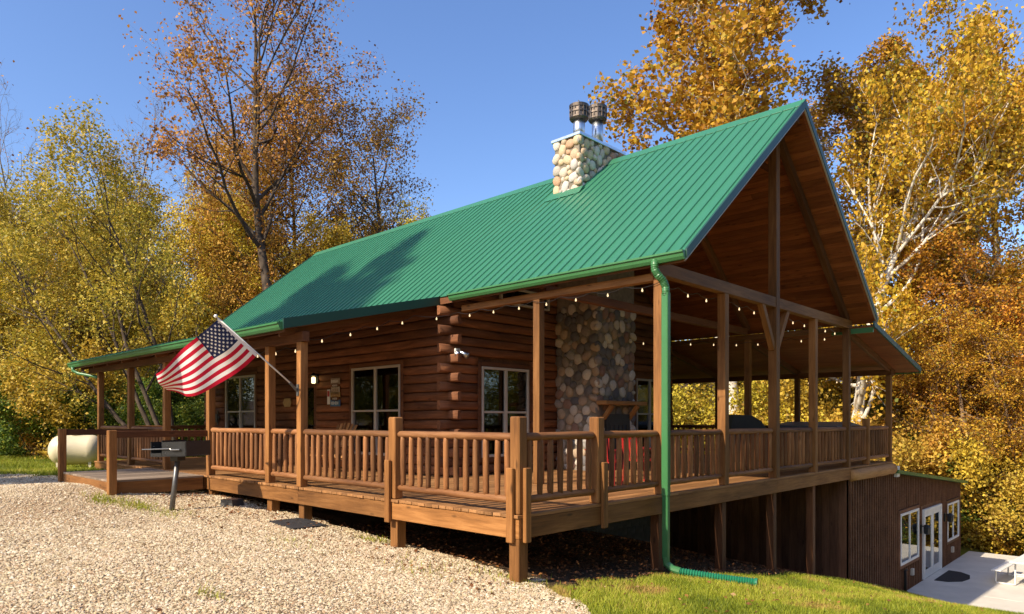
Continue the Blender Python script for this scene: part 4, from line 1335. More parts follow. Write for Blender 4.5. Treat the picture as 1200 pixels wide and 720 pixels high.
# ------------------------------------------------------------------ chairs
def adirondack(loc, rot, mat, label, group=None, tilt=R(24)):
    c = thing('adirondack_chair', loc, label, 'chair', group)
    Mc = Matrix.Translation(loc) @ Matrix.Rotation(rot, 4, 'Z')
    def bd(n, p0, p1, w_, h_, up=None):
        Mb, L_ = bar_matrix(p0, p1, up)
        bb = MB(); bb.add(*chamfer_box(0, L_, -w_ / 2, w_ / 2, -h_ / 2, h_ / 2, 0.004))
        bb.build(n, mat, c, M=Mc @ Mb)
    for k in range(6):                                        # fanned back slats
        x_ = -0.225 + k * 0.09
        bd('back_slat', (x_, 0.14, 0.30), (x_ * 1.35, 0.50, 1.08 - 0.9 * x_ * x_), 0.075, 0.018, (0, -1, 0.4))
    for k in range(6):
        y_ = -0.34 + k * 0.085
        bd('seat_slat', (-0.27, y_, 0.37 - 0.10 * k / 5 * 1.0), (0.27, y_, 0.37 - 0.10 * k / 5), 0.075, 0.018)
    for s in (-1, 1):
        bd('arm', (s * 0.33, -0.42, 0.53), (s * 0.33, 0.34, 0.53), 0.12, 0.02)
        bd('leg', (s * 0.30, -0.34, 0.0), (s * 0.30, -0.34, 0.52), 0.08, 0.022)
        bd('leg', (s * 0.28, -0.38, 0.33), (s * 0.28, 0.50, 0.03), 0.022, 0.10)
    bd('back_rail', (-0.33, 0.33, 0.50), (0.33, 0.33, 0.50), 0.03, 0.07)
    return c
adirondack((-7.95, 2.35, DECK_Z), R(8), M_['pale_wood'], 'brown slatted wooden armchair on the porch below the wide front window')
adirondack((-11.9, 2.4, DECK_Z), R(-5), M_['pale_wood'], 'brown slatted wooden armchair on the porch near the front door') if False else None

def metal_chair(loc, rot, mat, label, group=None):
    c = thing('patio_chair', loc, label, 'chair', group)
    Mc = Matrix.Translation(loc) @ Matrix.Rotation(rot, 4, 'Z')
    def bd(n, p0, p1, w_, h_, up=None):
        Mb, L_ = bar_matrix(p0, p1, up)
        bb = MB(); bb.add(*chamfer_box(0, L_, -w_ / 2, w_ / 2, -h_ / 2, h_ / 2, 0.004))
        bb.build(n, mat, c, M=Mc @ Mb)
    for k in range(5):
        x_ = -0.2 + k * 0.1
        bd('back_slat', (x_, 0.22, 0.42), (x_, 0.34, 0.92), 0.075, 0.018, (0, -1, 0.3))
    bd('seat', (0, -0.25, 0.43), (0, 0.24, 0.41), 0.5, 0.025)
    for sx in (-0.24, 0.24):
        bd('leg', (sx, -0.23, 0), (sx, -0.23, 0.62), 0.035, 0.035)
        bd('leg', (sx, 0.25, 0), (sx, 0.21, 0.62), 0.035, 0.035)
        bd('arm', (sx, -0.26, 0.63), (sx, 0.27, 0.63), 0.06, 0.022)
    return c
metal_chair((-1.55, 3.85, DECK_Z), R(200), M_['red'], 'red patio chair in front of the stone fireplace, nearer the left', 'red chairs by the fireplace')
metal_chair((-1.35, 4.75, DECK_Z), R(160), M_['red'], 'red patio chair in front of the stone fireplace, nearer the downspout', 'red chairs by the fireplace')

# covered barbecue and hot tub behind the right railing
cv = at_depth(874, 497, 18.5)
cb_ = thing('covered_barbecue', (cv.x, cv.y, DECK_Z), 'barbecue under a black cover behind the right railing', 'barbecue')
Mc = Matrix.Translation((cv.x, cv.y, DECK_Z)) @ Matrix.Rotation(YAW, 4, 'Z')
b = MB()
b.prism([(-0.50, 0.05), (0.52, 0.05), (0.50, 0.86), (0.30, 1.12), (0.06, 1.27), (-0.42, 1.29), (-0.49, 0.9)], 1, -0.3, 0.3)
b.build('cover', M_['cover'], cb_, M=Mc)
b = MB()
for sx in (-0.4, 0.4):
    b.tube([(sx, -0.2, 0.045), (sx, 0.2, 0.045)], 0.045, 8)
b.build('wheel', M_['black'], cb_, M=Mc)
ht = at_depth(958, 497, 20.5)
tub = thing('hot_tub', (ht.x, ht.y, DECK_Z), 'hot tub with a grey padded cover behind the right railing', 'hot tub')
Mc = Matrix.Translation((ht.x, ht.y, DECK_Z)) @ Matrix.Rotation(R(0), 4, 'Z')
b = MB(); b.box(-0.85, 0.85, -1.0, 1.0, 0.0, 0.88, c=0.06); b.build('cabinet', M_['dark_timber'], tub, M=Mc)
b = MB(); b.prism([(-1.05, 0.89), (1.05, 0.89), (1.05, 0.99), (0.0, 1.10), (-1.05, 0.99)], 0, -0.9, 0.9); b.build('cover', M_['greycover'], tub, M=Mc)

# ------------------------------------------------------------------ things on the front wall
yw = WY0 - 0.118
def wallx(px, y=yw):
    r_ = ray(px, 493); d = (y - EYE[1]) / r_[1]
    return EYE[0] + r_[0] * d, d
def wall_xz(px, py, y=yw):
    x_, d = wallx(px, y)
    return x_, EYE[2] + (HYP - py) / FPX * d
sg = [(447.0, 0.40, 0.15, 'greywood', 'topmost small sign of the stack by the front window, pale lettering'),
      (452.0, 0.32, 0.10, 'dark_timber', 'narrow dark sign second from the top of the stack'),
      (457.3, 0.36, 0.17, 'cream', 'cream sign in the middle of the stack by the window'),
      (462.6, 0.42, 0.12, 'tan', 'tan sign below the cream one in the stack'),
      (467.4, 0.30, 0.11, 'dark_timber', 'narrow dark sign just above the blue sign'),
      (472.6, 0.42, 0.16, 'blue', 'blue sign at the bottom of the stack by the window')]
for k, (py, w_, h_, mt, lab) in enumerate(sg):
    x_, z_ = wall_xz(393.5, py)
    s_ = thing('wall_sign', (x_, yw, z_), lab, 'sign', 'small signs hung in a stack')
    MB().box(x_ - w_ / 2, x_ + w_ / 2, yw - 0.02, yw, z_ - h_ / 2, z_ + h_ / 2, c=0.004).build('board', M_[mt], s_)
    b = MB()
    r4 = random.Random(k)
    xx = x_ - w_ / 2 + 0.04
    while xx < x_ + w_ / 2 - 0.05:
        hh_ = r4.uniform(0.3, 0.55) * h_; ww_ = r4.uniform(0.015, 0.04)
        b.box(xx, xx + ww_ * 0.6, yw - 0.024, yw - 0.0205, z_ - hh_ / 2, z_ + hh_ / 2)
        xx += ww_ + 0.012
    b.build('lettering', M_['white'] if mt in ('greywood', 'dark_timber', 'blue') else M_['dark_timber'], s_)
x_, z_ = wall_xz(385.5, 465)
s_ = thing('notice', (x_, yw, z_), 'small red and white notice beside the front door', 'notice')
MB().box(x_ - 0.06, x_ + 0.06, yw - 0.012, yw, z_ - 0.19, z_ + 0.17).build('board', M_['white'], s_)
MB().box(x_ - 0.045, x_ + 0.045, yw - 0.016, yw - 0.0125, z_ + 0.0, z_ + 0.14).build('print', M_['red'], s_)
x_, z_ = wall_xz(372, 446)
s_ = thing('wall_lamp', (x_, yw, z_), 'lit wall lamp beside the front door', 'lamp')
MB().lathe([(0.03, -0.08), (0.05, -0.07), (0.05, 0.06), (0.03, 0.08)], 8, (x_, yw - 0.11, z_)).build('shade', M_['lamp'], s_)
b = MB(); b.lathe([(0.05, 0.10), (0.10, 0.105), (0.02, 0.19)], 8, (x_, yw - 0.11, z_)); b.box(x_ - 0.04, x_ + 0.04, yw - 0.02, yw + 0.0, z_ - 0.08, z_ + 0.16); b.bar((x_, yw - 0.01, z_ + 0.15), (x_, yw - 0.11, z_ + 0.17), 0.02, 0.02)
b.build('bracket', M_['black'], s_)
x_, z_ = wall_xz(337, 472)
s_ = thing('house_plaque', (x_, yw, z_), 'tan six sided plaque on the wall left of the front door', 'plaque')
b = MB(); b.prism([(x_ - 0.22, z_), (x_ - 0.13, z_ + 0.11), (x_ + 0.15, z_ + 0.11), (x_ + 0.22, z_), (x_ + 0.15, z_ - 0.11), (x_ - 0.13, z_ - 0.11)], 1, yw - 0.02, yw); b.build('board', M_['tan'], s_)
x_, z_ = wall_xz(255.5, 490)
s_ = thing('iron_wall_hook', (x_, yw, z_), 'black iron ornament on the log wall left of the far window', 'ornament')
b = MB(); b.box(x_ - 0.03, x_ + 0.03, yw - 0.02, yw, z_ - 0.22, z_ + 0.22, c=0.005); b.box(x_ - 0.16, x_ + 0.16, yw - 0.04, yw - 0.021, z_ - 0.03, z_ + 0.05, c=0.005); b.box(x_ - 0.07, x_ + 0.07, yw - 0.06, yw - 0.041, z_ - 0.14, z_ + 0.12, c=0.01)
b.build('iron_shape', M_['black'], s_)
# flood lamp at the log corner
fl_ = (WX1 + 0.16, 3.35, 3.42)
s_ = thing('flood_lamp', fl_, 'twin headed silver flood lamp on the log wall corner', 'lamp')
MB().box(WX1 + 0.10, WX1 + 0.14, 3.28, 3.42, 3.34, 3.46, c=0.01).build('base', M_['white'], s_)
for dy in (-0.12, 0.10):
    MB().tube([(WX1 + 0.14, 3.35, 3.40), (WX1 + 0.22, 3.35 + dy * 0.7, 3.36), (WX1 + 0.30, 3.35 + dy * 1.2, 3.30)], [0.03, 0.05, 0.07], 10).build('lamp_head', M_['steel'], s_, True)

# ------------------------------------------------------------------ string lights
bl = MB(); bl.lathe([(0.012, 0.03), (0.014, 0.0), (0.030, -0.035), (0.033, -0.06), (0.022, -0.085), (0.004, -0.095)], 8)
BULB = bl.mesh('bulb', M_['bulb'], True)
def string_lights(pts, step, label):
    s_ = thing('string_lights', pts[0], label, 'string lights', 'strings of porch lights')
    P = [Vector(p) for p in pts]
    fine = []
    for k in range(len(P) - 1):
        L_ = (P[k + 1] - P[k]).length
        n = max(1, int(round(L_ / step)))
        for j in range(n):
            for q in range(4):
                s = (j + q / 4) / n
                p = P[k].lerp(P[k + 1], s); p.z -= 0.06 * math.sin(math.pi * q / 4)
                fine.append(p)
            obj('bulb', BULB, s_, Matrix.Translation(P[k].lerp(P[k + 1], (j + 0.5) / n) + Vector((0, 0, -0.075))) @ Matrix.Diagonal((0.45, 0.45, 0.45, 1)))
    fine.append(P[-1])
    MB().tube(fine, 0.006, 4).build('cord', M_['black'], s_)
string_lights([(0.0, 3.17, 4.12), (-4.6, 3.17, 4.14), (-5.02, 2.4, 4.04), (-5.12, 0.15, 3.40)], 0.62, 'string of small lights hung below the front beam and porch roof edge')
string_lights([(-0.2, 3.4, 4.17), (-0.2, 11.6, 4.17)], 0.62, 'string of small lights hung behind the gable beam')
string_lights([(-4.7, 8.3, 4.05), (-2.5, 11.55, 4.08), (-0.25, 11.55, 4.08)], 0.62, 'string of small lights across the back of the open porch')
string_lights([(-2.6, 15.0, 3.2), (-0.2, 15.0, 3.2)], 0.7, 'string of small lights under the far porch roof')
string_lights([(-8.8, 0.2, 3.32), (-5.25, 0.2, 3.32)], 0.75, 'string of small lights along the front porch beam')

# ------------------------------------------------------------------ small things on the ground
bx_ = at_depth(272, 587, 13.0); z_ = tz(bx_.x, bx_.y)
b = MB(); b.prism([(-0.16, 0.0), (0.16, 0.0), (0.13, 0.15), (-0.13, 0.15)], 1, -0.14, 0.14)
o = b.build('rodent_bait_box', M_['grey_steel'], None, M=Matrix.Translation((bx_.x, bx_.y, z_ - 0.01)) @ Matrix.Rotation(R(20), 4, 'Z'))
tag(o, 'small grey box on the gravel under the deck edge', 'box')
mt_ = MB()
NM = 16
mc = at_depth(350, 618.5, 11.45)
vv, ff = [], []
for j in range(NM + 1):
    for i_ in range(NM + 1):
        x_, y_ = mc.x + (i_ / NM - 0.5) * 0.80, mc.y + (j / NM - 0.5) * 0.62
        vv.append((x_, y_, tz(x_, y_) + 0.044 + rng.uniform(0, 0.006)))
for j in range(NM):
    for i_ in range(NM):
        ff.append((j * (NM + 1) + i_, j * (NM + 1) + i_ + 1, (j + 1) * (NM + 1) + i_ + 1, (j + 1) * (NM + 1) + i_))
o = obj('ground_patch', mesh_np('ground_patch', vv, ff, M_['mat']))  # flat black square laid just over the gravel
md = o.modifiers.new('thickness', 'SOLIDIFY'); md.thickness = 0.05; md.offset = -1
tag(o, 'square black patch lying on the gravel before the flag post', 'mat')

# ------------------------------------------------------------------ patio things
pc = Vector((2.55, 20.4, -3.0))
pic = thing('picnic_table', pc, 'pale picnic table with attached benches on the concrete patio', 'table')
Mp = Matrix.Translation(pc) @ Matrix.Rotation(R(-4), 4, 'Z')
b = MB(); b.box(-0.38, 0.38, -1.1, 1.1, 0.72, 0.765, c=0.012); b.build('tabletop', M_['white'], pic, M=Mp)
for s in (-1, 1):
    b = MB(); b.box(s * 0.72 - 0.13, s * 0.72 + 0.13, -1.1, 1.1, 0.42, 0.46, c=0.012); b.build('bench', M_['white'], pic, M=Mp)
for yy in (-0.75, 0.75):
    b = MB()
    for s in (-1, 1):
        b.tube([(s * 0.30, yy, 0.715), (s * 0.30, yy, 0.03), (s * 0.38, yy, 0.02), (s * 0.78, yy, 0.02), (s * 0.80, yy, 0.06), (s * 0.80, yy, 0.40), (s * 0.74, yy, 0.415)], 0.024, 6)
    b.tube([(-0.30, yy, 0.35), (0.30, yy, 0.35)], 0.02, 6)
    b.build('leg_frame', M_['white'], pic, True, Mp)
b = MB()
b.prism([(0.25, 18.75), (0.25, 20.7), (0.6, 20.65), (0.92, 20.3), (1.02, 19.72), (0.92, 19.15), (0.6, 18.8)], 2, -2.996, -2.98)
o = b.build('doormat', M_['mat']); tag(o, 'black half round doormat on the patio at the white door', 'doormat')
s_ = thing('lantern', (0.05, 18.25, -1.35), 'black lantern beside the white patio door', 'lamp')
b = MB(); b.box(-0.02, 0.03, 18.2, 18.32, -1.5, -1.22, c=0.005); b.bar((0.03, 18.26, -1.28), (0.16, 18.26, -1.2), 0.02, 0.02)
b.lathe([(0.03, -0.20), (0.09, -0.17), (0.10, 0.02), (0.12, 0.03), (0.03, 0.12)], 6, (0.16, 18.26, -1.32)); b.build('housing', M_['black'], s_)
s_ = thing('lantern', (0.05, 21.4, -1.3), 'black lantern between the white door and the farther window', 'lamp')
b = MB(); b.box(-0.02, 0.03, 21.3, 21.42, -1.45, -1.17, c=0.005); b.bar((0.03, 21.36, -1.23), (0.16, 21.36, -1.15), 0.02, 0.02)
b.lathe([(0.03, -0.20), (0.09, -0.17), (0.10, 0.02), (0.12, 0.03), (0.03, 0.12)], 6, (0.16, 21.36, -1.27)); b.build('housing', M_['black'], s_)
for (yy, zz, lab) in ((17.2, -2.52, 'grey outlet box below the nearer annex window'), (22.4, -2.55, 'grey outlet box below the farther annex window')):
    o = MB().box(-0.02, 0.06, yy - 0.08, yy + 0.08, zz - 0.1, zz + 0.1, c=0.01).build('outlet_box', M_['frame']); tag(o, lab, 'outlet box')
o = MB().tube([(0.04, 16.35, -3.05), (0.04, 16.35, -2.35), (0.1, 16.35, -2.3)], 0.035, 8).build('standpipe', M_['black'], None, True); tag(o, 'black standpipe against the annex wall at the patio edge', 'pipe')
o = MB().box(0.0, 0.10, 15.36, 15.58, 0.42, 0.72, c=0.01).build('utility_box', M_['white']); tag(o, 'small white utility box at the deck corner above the annex roof', 'utility box')

# ------------------------------------------------------------------ trees
def barkmat(name, stops, scale=5.0):
    m, nt, out = newmat(name)
    L = nt.links.new
    tc = N(nt, 'ShaderNodeTexCoord')
    mp = N(nt, 'ShaderNodeMapping'); mp.inputs['Scale'].default_value = (1, 1, 0.35)
    L(tc.outputs['Object'], mp.inputs['Vector'])
    no = N(nt, 'ShaderNodeTexNoise', Scale=scale, Detail=6.0, Roughness=0.65); L(mp.outputs[0], no.inputs['Vector'])
    rp = ramp(nt, stops); L(no.outputs['Fac'], rp.inputs['Fac'])
    b = N(nt, 'ShaderNodeBsdfPrincipled', Roughness=0.9); b.inputs['Specular IOR Level'].default_value = 0.145
    bp = N(nt, 'ShaderNodeBump', Strength=0.6, Distance=0.03); L(no.outputs['Fac'], bp.inputs['Height']); L(bp.outputs[0], b.inputs['Normal'])
    L(rp.outputs['Color'], b.inputs['Base Color']); L(b.outputs[0], out.inputs['Surface'])
    return m
BK_D = barkmat('dark_bark', [(0.35, (0.035, 0.026, 0.020)), (0.65, (0.12, 0.09, 0.065))])
BK_G = barkmat('grey_bark', [(0.35, (0.11, 0.09, 0.07)), (0.65, (0.30, 0.25, 0.19))])
BK_S = barkmat('sycamore_bark', [(0.38, (0.20, 0.16, 0.11)), (0.46, (0.60, 0.55, 0.46)), (0.62, (0.72, 0.68, 0.60)), (0.70, (0.35, 0.30, 0.22))], 2.2)
BK_V = barkmat('vine_bark', [(0.35, (0.12, 0.075, 0.045)), (0.65, (0.30, 0.20, 0.12))])
LF_SYC = leafmat('sycamore_leaf', [(0.0, (0.125, 0.056, 0.015)), (0.22, (0.325, 0.131, 0.018)), (0.45, (0.550, 0.269, 0.025)), (0.7, (0.650, 0.375, 0.035)), (0.88, (0.450, 0.338, 0.037)), (1.0, (0.213, 0.213, 0.037))])
LF_BRN = leafmat('russet_leaf', [(0.0, (0.095, 0.041, 0.019)), (0.4, (0.270, 0.115, 0.030)), (0.7, (0.486, 0.216, 0.041)), (1.0, (0.621, 0.351, 0.054))])
LF_ORG = leafmat('orange_leaf', [(0.0, (0.22, 0.115, 0.035)), (0.35, (0.44, 0.24, 0.04)), (0.7, (0.62, 0.385, 0.055)), (1.0, (0.67, 0.48, 0.09))])
LF_YEL = leafmat('yellow_leaf', [(0.0, (0.18, 0.15, 0.028)), (0.35, (0.46, 0.34, 0.04)), (0.7, (0.66, 0.49, 0.05)), (1.0, (0.74, 0.54, 0.07))])
LF_OLV = leafmat('olive_leaf', [(0.0, (0.13, 0.135, 0.025)), (0.4, (0.33, 0.29, 0.04)), (0.7, (0.52, 0.40, 0.05)), (1.0, (0.66, 0.45, 0.06))])
LF_GRN = leafmat('green_leaf', [(0.0, (0.038, 0.068, 0.015)), (0.5, (0.120, 0.180, 0.024)), (0.8, (0.270, 0.285, 0.033)), (1.0, (0.480, 0.390, 0.045))])

def tube_np(pts, rad, n):
    P = np.array([tuple(p) for p in pts]); k = len(P)
    T = np.gradient(P, axis=0); T /= np.linalg.norm(T, axis=1)[:, None] + 1e-9
    m = T.mean(0)
    ref = np.array([1.0, 0, 0]) if abs(m[2]) > 0.8 * np.linalg.norm(m) else np.array([0, 0, 1.0])
    U = np.cross(T, ref); U /= np.linalg.norm(U, axis=1)[:, None] + 1e-9
    W = np.cross(T, U)
    a = np.arange(n) * 2 * math.pi / n
    V = P[:, None, :] + (U[:, None, :] * np.cos(a)[None, :, None] + W[:, None, :] * np.sin(a)[None, :, None]) * np.asarray(rad)[:, None, None]
    i0 = np.arange(k - 1)[:, None] * n + np.arange(n)[None, :]
    i1 = np.arange(k - 1)[:, None] * n + (np.arange(n)[None, :] + 1) % n
    F = np.stack([i0, i1, i1 + n, i0 + n], 2).reshape(-1, 4)
    return V.reshape(-1, 3), F

SIDES = [10, 6, 4, 3, 3]
NSEG = [12, 7, 5, 3, 3]
def gen_tree(seed, H, r0, c0=0.3, n1=20, l1=0.35, ang=(45, 75), n2=7, l2=0.45, n3=5, l3=0.5, leaf=24, lsz=0.15, spread=0.16,
             gnarl=(0.05, 0.14, 0.22, 0.3), trop=(0.02, 0.05, 0.05, 0.0), lean=(0, 0), stems=1, stem_ang=0.3, top_sparse=0.0, taper=0.25,
             shape='round', twig_bare=0.0, tint=(0.5, 0.22), leaf_trunk=0, lf_from=2, stem_dirs=None, droop=0.0, top_r=0.15):
    r2 = random.Random(seed)
    nr = np.random.default_rng(seed)
    tubes, tips = [], []
    def grow(p, d, L, r, lvl, rel):
        n = NSEG[lvl]
        pts_, rads = [p.copy()], [r]
        end = r * (taper if lvl else top_r)
        for k in range(n):
            g = gnarl[lvl]
            d = (d + Vector((r2.gauss(0, g), r2.gauss(0, g), r2.gauss(0, g * 0.7) + trop[lvl]))).normalized()
            p = p + d * (L / n)
            pts_.append(p.copy()); rads.append(r + (end - r) * (k + 1) / n)
        tubes.append((pts_, rads, SIDES[lvl]))
        return pts_, rads
    def pick(pts_, rads, t):
        x = t * (len(pts_) - 1); i_ = min(int(x), len(pts_) - 2); f_ = x - i_
        return pts_[i_].lerp(pts_[i_ + 1], f_), rads[i_] + (rads[i_ + 1] - rads[i_]) * f_, (pts_[i_ + 1] - pts_[i_]).normalized()
    def side(d, a):
        ref = Vector((0, 0, 1)) if abs(d.z) < 0.9 else Vector((1, 0, 0))
        u = d.cross(ref).normalized(); w = d.cross(u)
        az = r2.uniform(0, 2 * math.pi)
        return (d * math.cos(a) + (u * math.cos(az) + w * math.sin(az)) * math.sin(a)).normalized()
    def prof_len(t):
        if shape == 'round': return 0.55 + 0.75 * math.sin(math.pi * min(1, 0.15 + 0.8 * t))
        if shape == 'cone': return 1.25 - 0.95 * t
        if shape == 'vase': return 0.5 + 0.7 * t
        return 1.0
    for s in range(stems):
        if stem_dirs:
            d0 = Vector(stem_dirs[s]).normalized(); Hs = H * r2.uniform(0.85, 1.0); rs_ = r0
        else:
            az = 2 * math.pi * s / max(1, stems) + r2.uniform(-0.5, 0.5)
            k_ = stem_ang if stems > 1 else 0.0
            d0 = Vector((lean[0] + k_ * math.cos(az), lean[1] + k_ * math.sin(az), 1)).normalized(); Hs = H * (r2.uniform(0.8, 1.0) if s else 1.0); rs_ = r0
        tp, tr = grow(Vector((0, 0, -0.3)), d0, Hs, rs_, 0, 0)
        for j in range(leaf_trunk):
            q, _, _ = pick(tp, tr, r2.uniform(0.2, 0.55)); tips.append((q, 0.25, 0))
        for i1 in range(max(3, n1 // stems)):
            t = c0 + (1 - c0) * ((i1 + r2.random()) / max(3, n1 // stems))
            q, rq, dq = pick(tp, tr, min(t, 0.985))
            rel = (t - c0) / (1 - c0)
            a = R(r2.uniform(*ang)) * (1.0 - 0.35 * rel)
            d1 = side(dq, a); d1.z -= droop
            L1 = H * l1 * prof_len(rel) * r2.uniform(0.7, 1.15)
            p1, r1 = grow(q, d1.normalized(), L1, min(rq * 0.55, 0.02 * L1 + 0.02), 1, rel)
            for i2 in range(n2):
                t2 = r2.uniform(0.22, 1.0)
                q2, rq2, dq2 = pick(p1, r1, t2)
                L2 = L1 * l2 * (1.15 - 0.6 * t2) * r2.uniform(0.7, 1.2)
                p2, rr2 = grow(q2, side(dq2, R(r2.uniform(25, 60))), L2, max(0.008, rq2 * 0.55), 2, rel)
                for i3 in range(n3):
                    t3 = r2.uniform(0.25, 1.0)
                    q3, rq3, dq3 = pick(p2, rr2, t3)
                    L3 = max(0.25, L2 * l3 * r2.uniform(0.6, 1.2))
                    p3, _ = grow(q3, side(dq3, R(r2.uniform(20, 60))), L3, max(0.004, rq3 * 0.5), 3, rel)
                    if r2.random() < twig_bare + top_sparse * rel: continue
                    for q in p3[1:]:
                        tips.append((q, spread, rel))
    V, F, off = [], [], 0
    for pts_, rads, n in tubes:
        v_, f_ = tube_np(pts_, rads, n)
        V.append(v_); F.append(f_ + off); off += len(v_)
    V = np.concatenate(V); F = np.concatenate(F)
    # leaves
    C = np.array([tuple(q) for q, _, _ in tips]); S = np.array([s for _, s, _ in tips])
    per = max(1, int(round(leaf / 3)))
    C = np.repeat(C, per, 0); S = np.repeat(S, per)
    n = len(C)
    cl_t = np.repeat(nr.normal(0, 0.6, len(tips)), per)
    C = C + nr.normal(0, 1, (n, 3)) * S[:, None]
    return V, F, leaf_mesh(nr, C, lsz, tint, cl_t)

def leaf_mesh(nr, C, lsz, tint, cl_t):
    n = len(C)
    nrm_ = nr.normal(0, 1, (n, 3)) + np.array([0, -0.3, 0.7]); nrm_ /= np.linalg.norm(nrm_, axis=1)[:, None]
    a = nr.normal(0, 1, (n, 3)); U = np.cross(nrm_, a); U /= np.linalg.norm(U, axis=1)[:, None] + 1e-9
    W = np.cross(nrm_, U)
    sz = lsz * nr.uniform(0.6, 1.35, n)[:, None]
    bend = nrm_ * sz * 0.16
    v_ = np.stack([C - U * sz * 0.5, C - W * sz * 0.40 + U * sz * 0.06 + bend, C + U * sz * 0.55, C + W * sz * 0.40 + U * sz * 0.06 + bend], 1).reshape(-1, 3)
    f_ = np.arange(4 * n).reshape(-1, 4)
    tn = np.clip(tint[0] + tint[1] * (nr.normal(0, 0.8, n) + cl_t), 0, 1)
    return v_, f_, tn

def add_tint(me, tn):
    at_ = me.attributes.new('tint', 'FLOAT', 'FACE')
    at_.data.foreach_set('value', np.asarray(tn, np.float32))

class TreeKind:
    def __init__(self, bark, leafm, **kw):
        V, F, (lv, lf, tn) = gen_tree(**kw)
        self.trunk = mesh_np('trunk', V, F, bark, True)
        self.crown = None
        if len(lf):
            self.crown = mesh_np('crown', lv, lf, leafm)
            add_tint(self.crown, tn)
        self.H = kw['H']

TREES = 0
def plant(kind, name, x, y, label, group=None, scale=1.0, rot=0.0, zoff=0.0, sz=None, cat='tree'):
    global TREES
    TREES += 1
    z = tz(x, y) + zoff
    t_ = thing(name, (x, y, z), label, cat, group)
    M = Matrix.Translation((x, y, z)) @ Matrix.Rotation(rot, 4, 'Z') @ Matrix.Diagonal((scale, scale, scale * (sz or 1.0), 1))
    obj('trunk', kind.trunk, t_, M)
    if kind.crown: obj('crown', kind.crown, t_, M)
    return t_
def pxd(px, d):
    p = at_depth(px, 493, d)
    return p.x, p.y

K_syc = TreeKind(BK_S, LF_SYC, seed=21, H=25, r0=0.42, c0=0.22, n1=26, l1=0.19, ang=(35, 65), n2=9, n3=6, leaf=30, lsz=0.19, spread=0.27, tint=(0.52, 0.2), gnarl=(0.07, 0.16, 0.22, 0.3))
K_syc2 = TreeKind(BK_S, LF_SYC, seed=34, H=23, r0=0.38, c0=0.2, n1=26, l1=0.29, ang=(35, 70), n2=9, n3=6, leaf=30, lsz=0.19, spread=0.27, tint=(0.58, 0.2), gnarl=(0.09, 0.17, 0.22, 0.3), lean=(0.0, 0.0))
K_dark = TreeKind(BK_D, LF_BRN, seed=5, H=21, r0=0.30, c0=0.42, n1=20, l1=0.3, ang=(35, 62), n2=9, n3=6, leaf=21, lsz=0.13, spread=0.2, tint=(0.5, 0.25), gnarl=(0.05, 0.13, 0.2, 0.3), trop=(0.02, 0.10, 0.08, 0.02), leaf_trunk=60, top_sparse=0.08)
K_org = TreeKind(BK_D, LF_ORG, seed=9, H=18, r0=0.24, c0=0.3, n1=20, l1=0.30, ang=(35, 65), n2=8, n3=6, leaf=18, lsz=0.135, spread=0.25, tint=(0.5, 0.25), trop=(0.02, 0.08, 0.05, 0.0))
K_lean = TreeKind(BK_D, LF_OLV, seed=13, H=15, r0=0.125, c0=0.22, n1=30, l1=0.27, ang=(25, 55), n2=7, n3=5, leaf=15, lsz=0.125, spread=0.22, tint=(0.6, 0.22), stems=4,
                  stem_dirs=[(-0.42, -0.36, 1.0), (-0.22, -0.22, 1.0), (0.02, 0.0, 1.1), (-0.75, -0.6, 0.75)], trop=(0.025, 0.06, 0.05, 0.0))
K_sl1 = TreeKind(BK_G, LF_YEL, seed=41, H=15, r0=0.12, c0=0.3, n1=20, l1=0.17, ang=(25, 55), n2=6, n3=5, leaf=18, lsz=0.125, spread=0.25, tint=(0.5, 0.25), top_sparse=0.5)
K_sl2 = TreeKind(BK_G, LF_OLV, seed=42, H=14, r0=0.11, c0=0.15, n1=24, l1=0.19, ang=(30, 65), n2=6, n3=5, leaf=18, lsz=0.125, spread=0.26, tint=(0.65, 0.22), lean=(0.05, 0.04), top_sparse=0.35)
K_bare = TreeKind(BK_G, LF_BRN, seed=43, H=15, r0=0.10, c0=0.3, n1=18, l1=0.24, ang=(15, 38), n2=7, n3=6, leaf=3, lsz=0.12, spread=0.15, twig_bare=0.93, trop=(0.0, 0.05, 0.05, 0.02))
K_bushy = TreeKind(BK_D, LF_YEL, seed=44, H=13, r0=0.16, c0=0.06, n1=30, l1=0.26, ang=(40, 80), n2=7, n3=5, leaf=24, lsz=0.15, spread=0.36, tint=(0.45, 0.26), top_sparse=0.35)
K_bushy2 = TreeKind(BK_D, LF_OLV, seed=45, H=13, r0=0.16, c0=0.05, n1=30, l1=0.26, ang=(40, 80), n2=7, n3=5, leaf=21, lsz=0.15, spread=0.36, tint=(0.55, 0.24), top_sparse=0.35)
K_tang = TreeKind(BK_V, LF_SYC, seed=46, H=15, r0=0.20, c0=0.04, n1=40, l1=0.2, ang=(40, 95), n2=10, n3=7, leaf=12, lsz=0.12, spread=0.22, tint=(0.42, 0.25), droop=0.35, trop=(0.0, -0.10, -0.14, -0.2), gnarl=(0.06, 0.25, 0.3, 0.4), twig_bare=0.25)
K_shr = TreeKind(BK_D, LF_YEL, seed=51, H=4.2, r0=0.05, c0=0.1, n1=20, l1=0.4, ang=(25, 70), n2=6, n3=4, leaf=24, lsz=0.115, spread=0.24, stems=5, stem_ang=0.5, tint=(0.55, 0.3))
K_shr2 = TreeKind(BK_D, LF_GRN, seed=52, H=3.4, r0=0.04, c0=0.08, n1=20, l1=0.45, ang=(30, 75), n2=6, n3=4, leaf=36, lsz=0.1, spread=0.22, stems=5, stem_ang=0.6, tint=(0.45, 0.25))
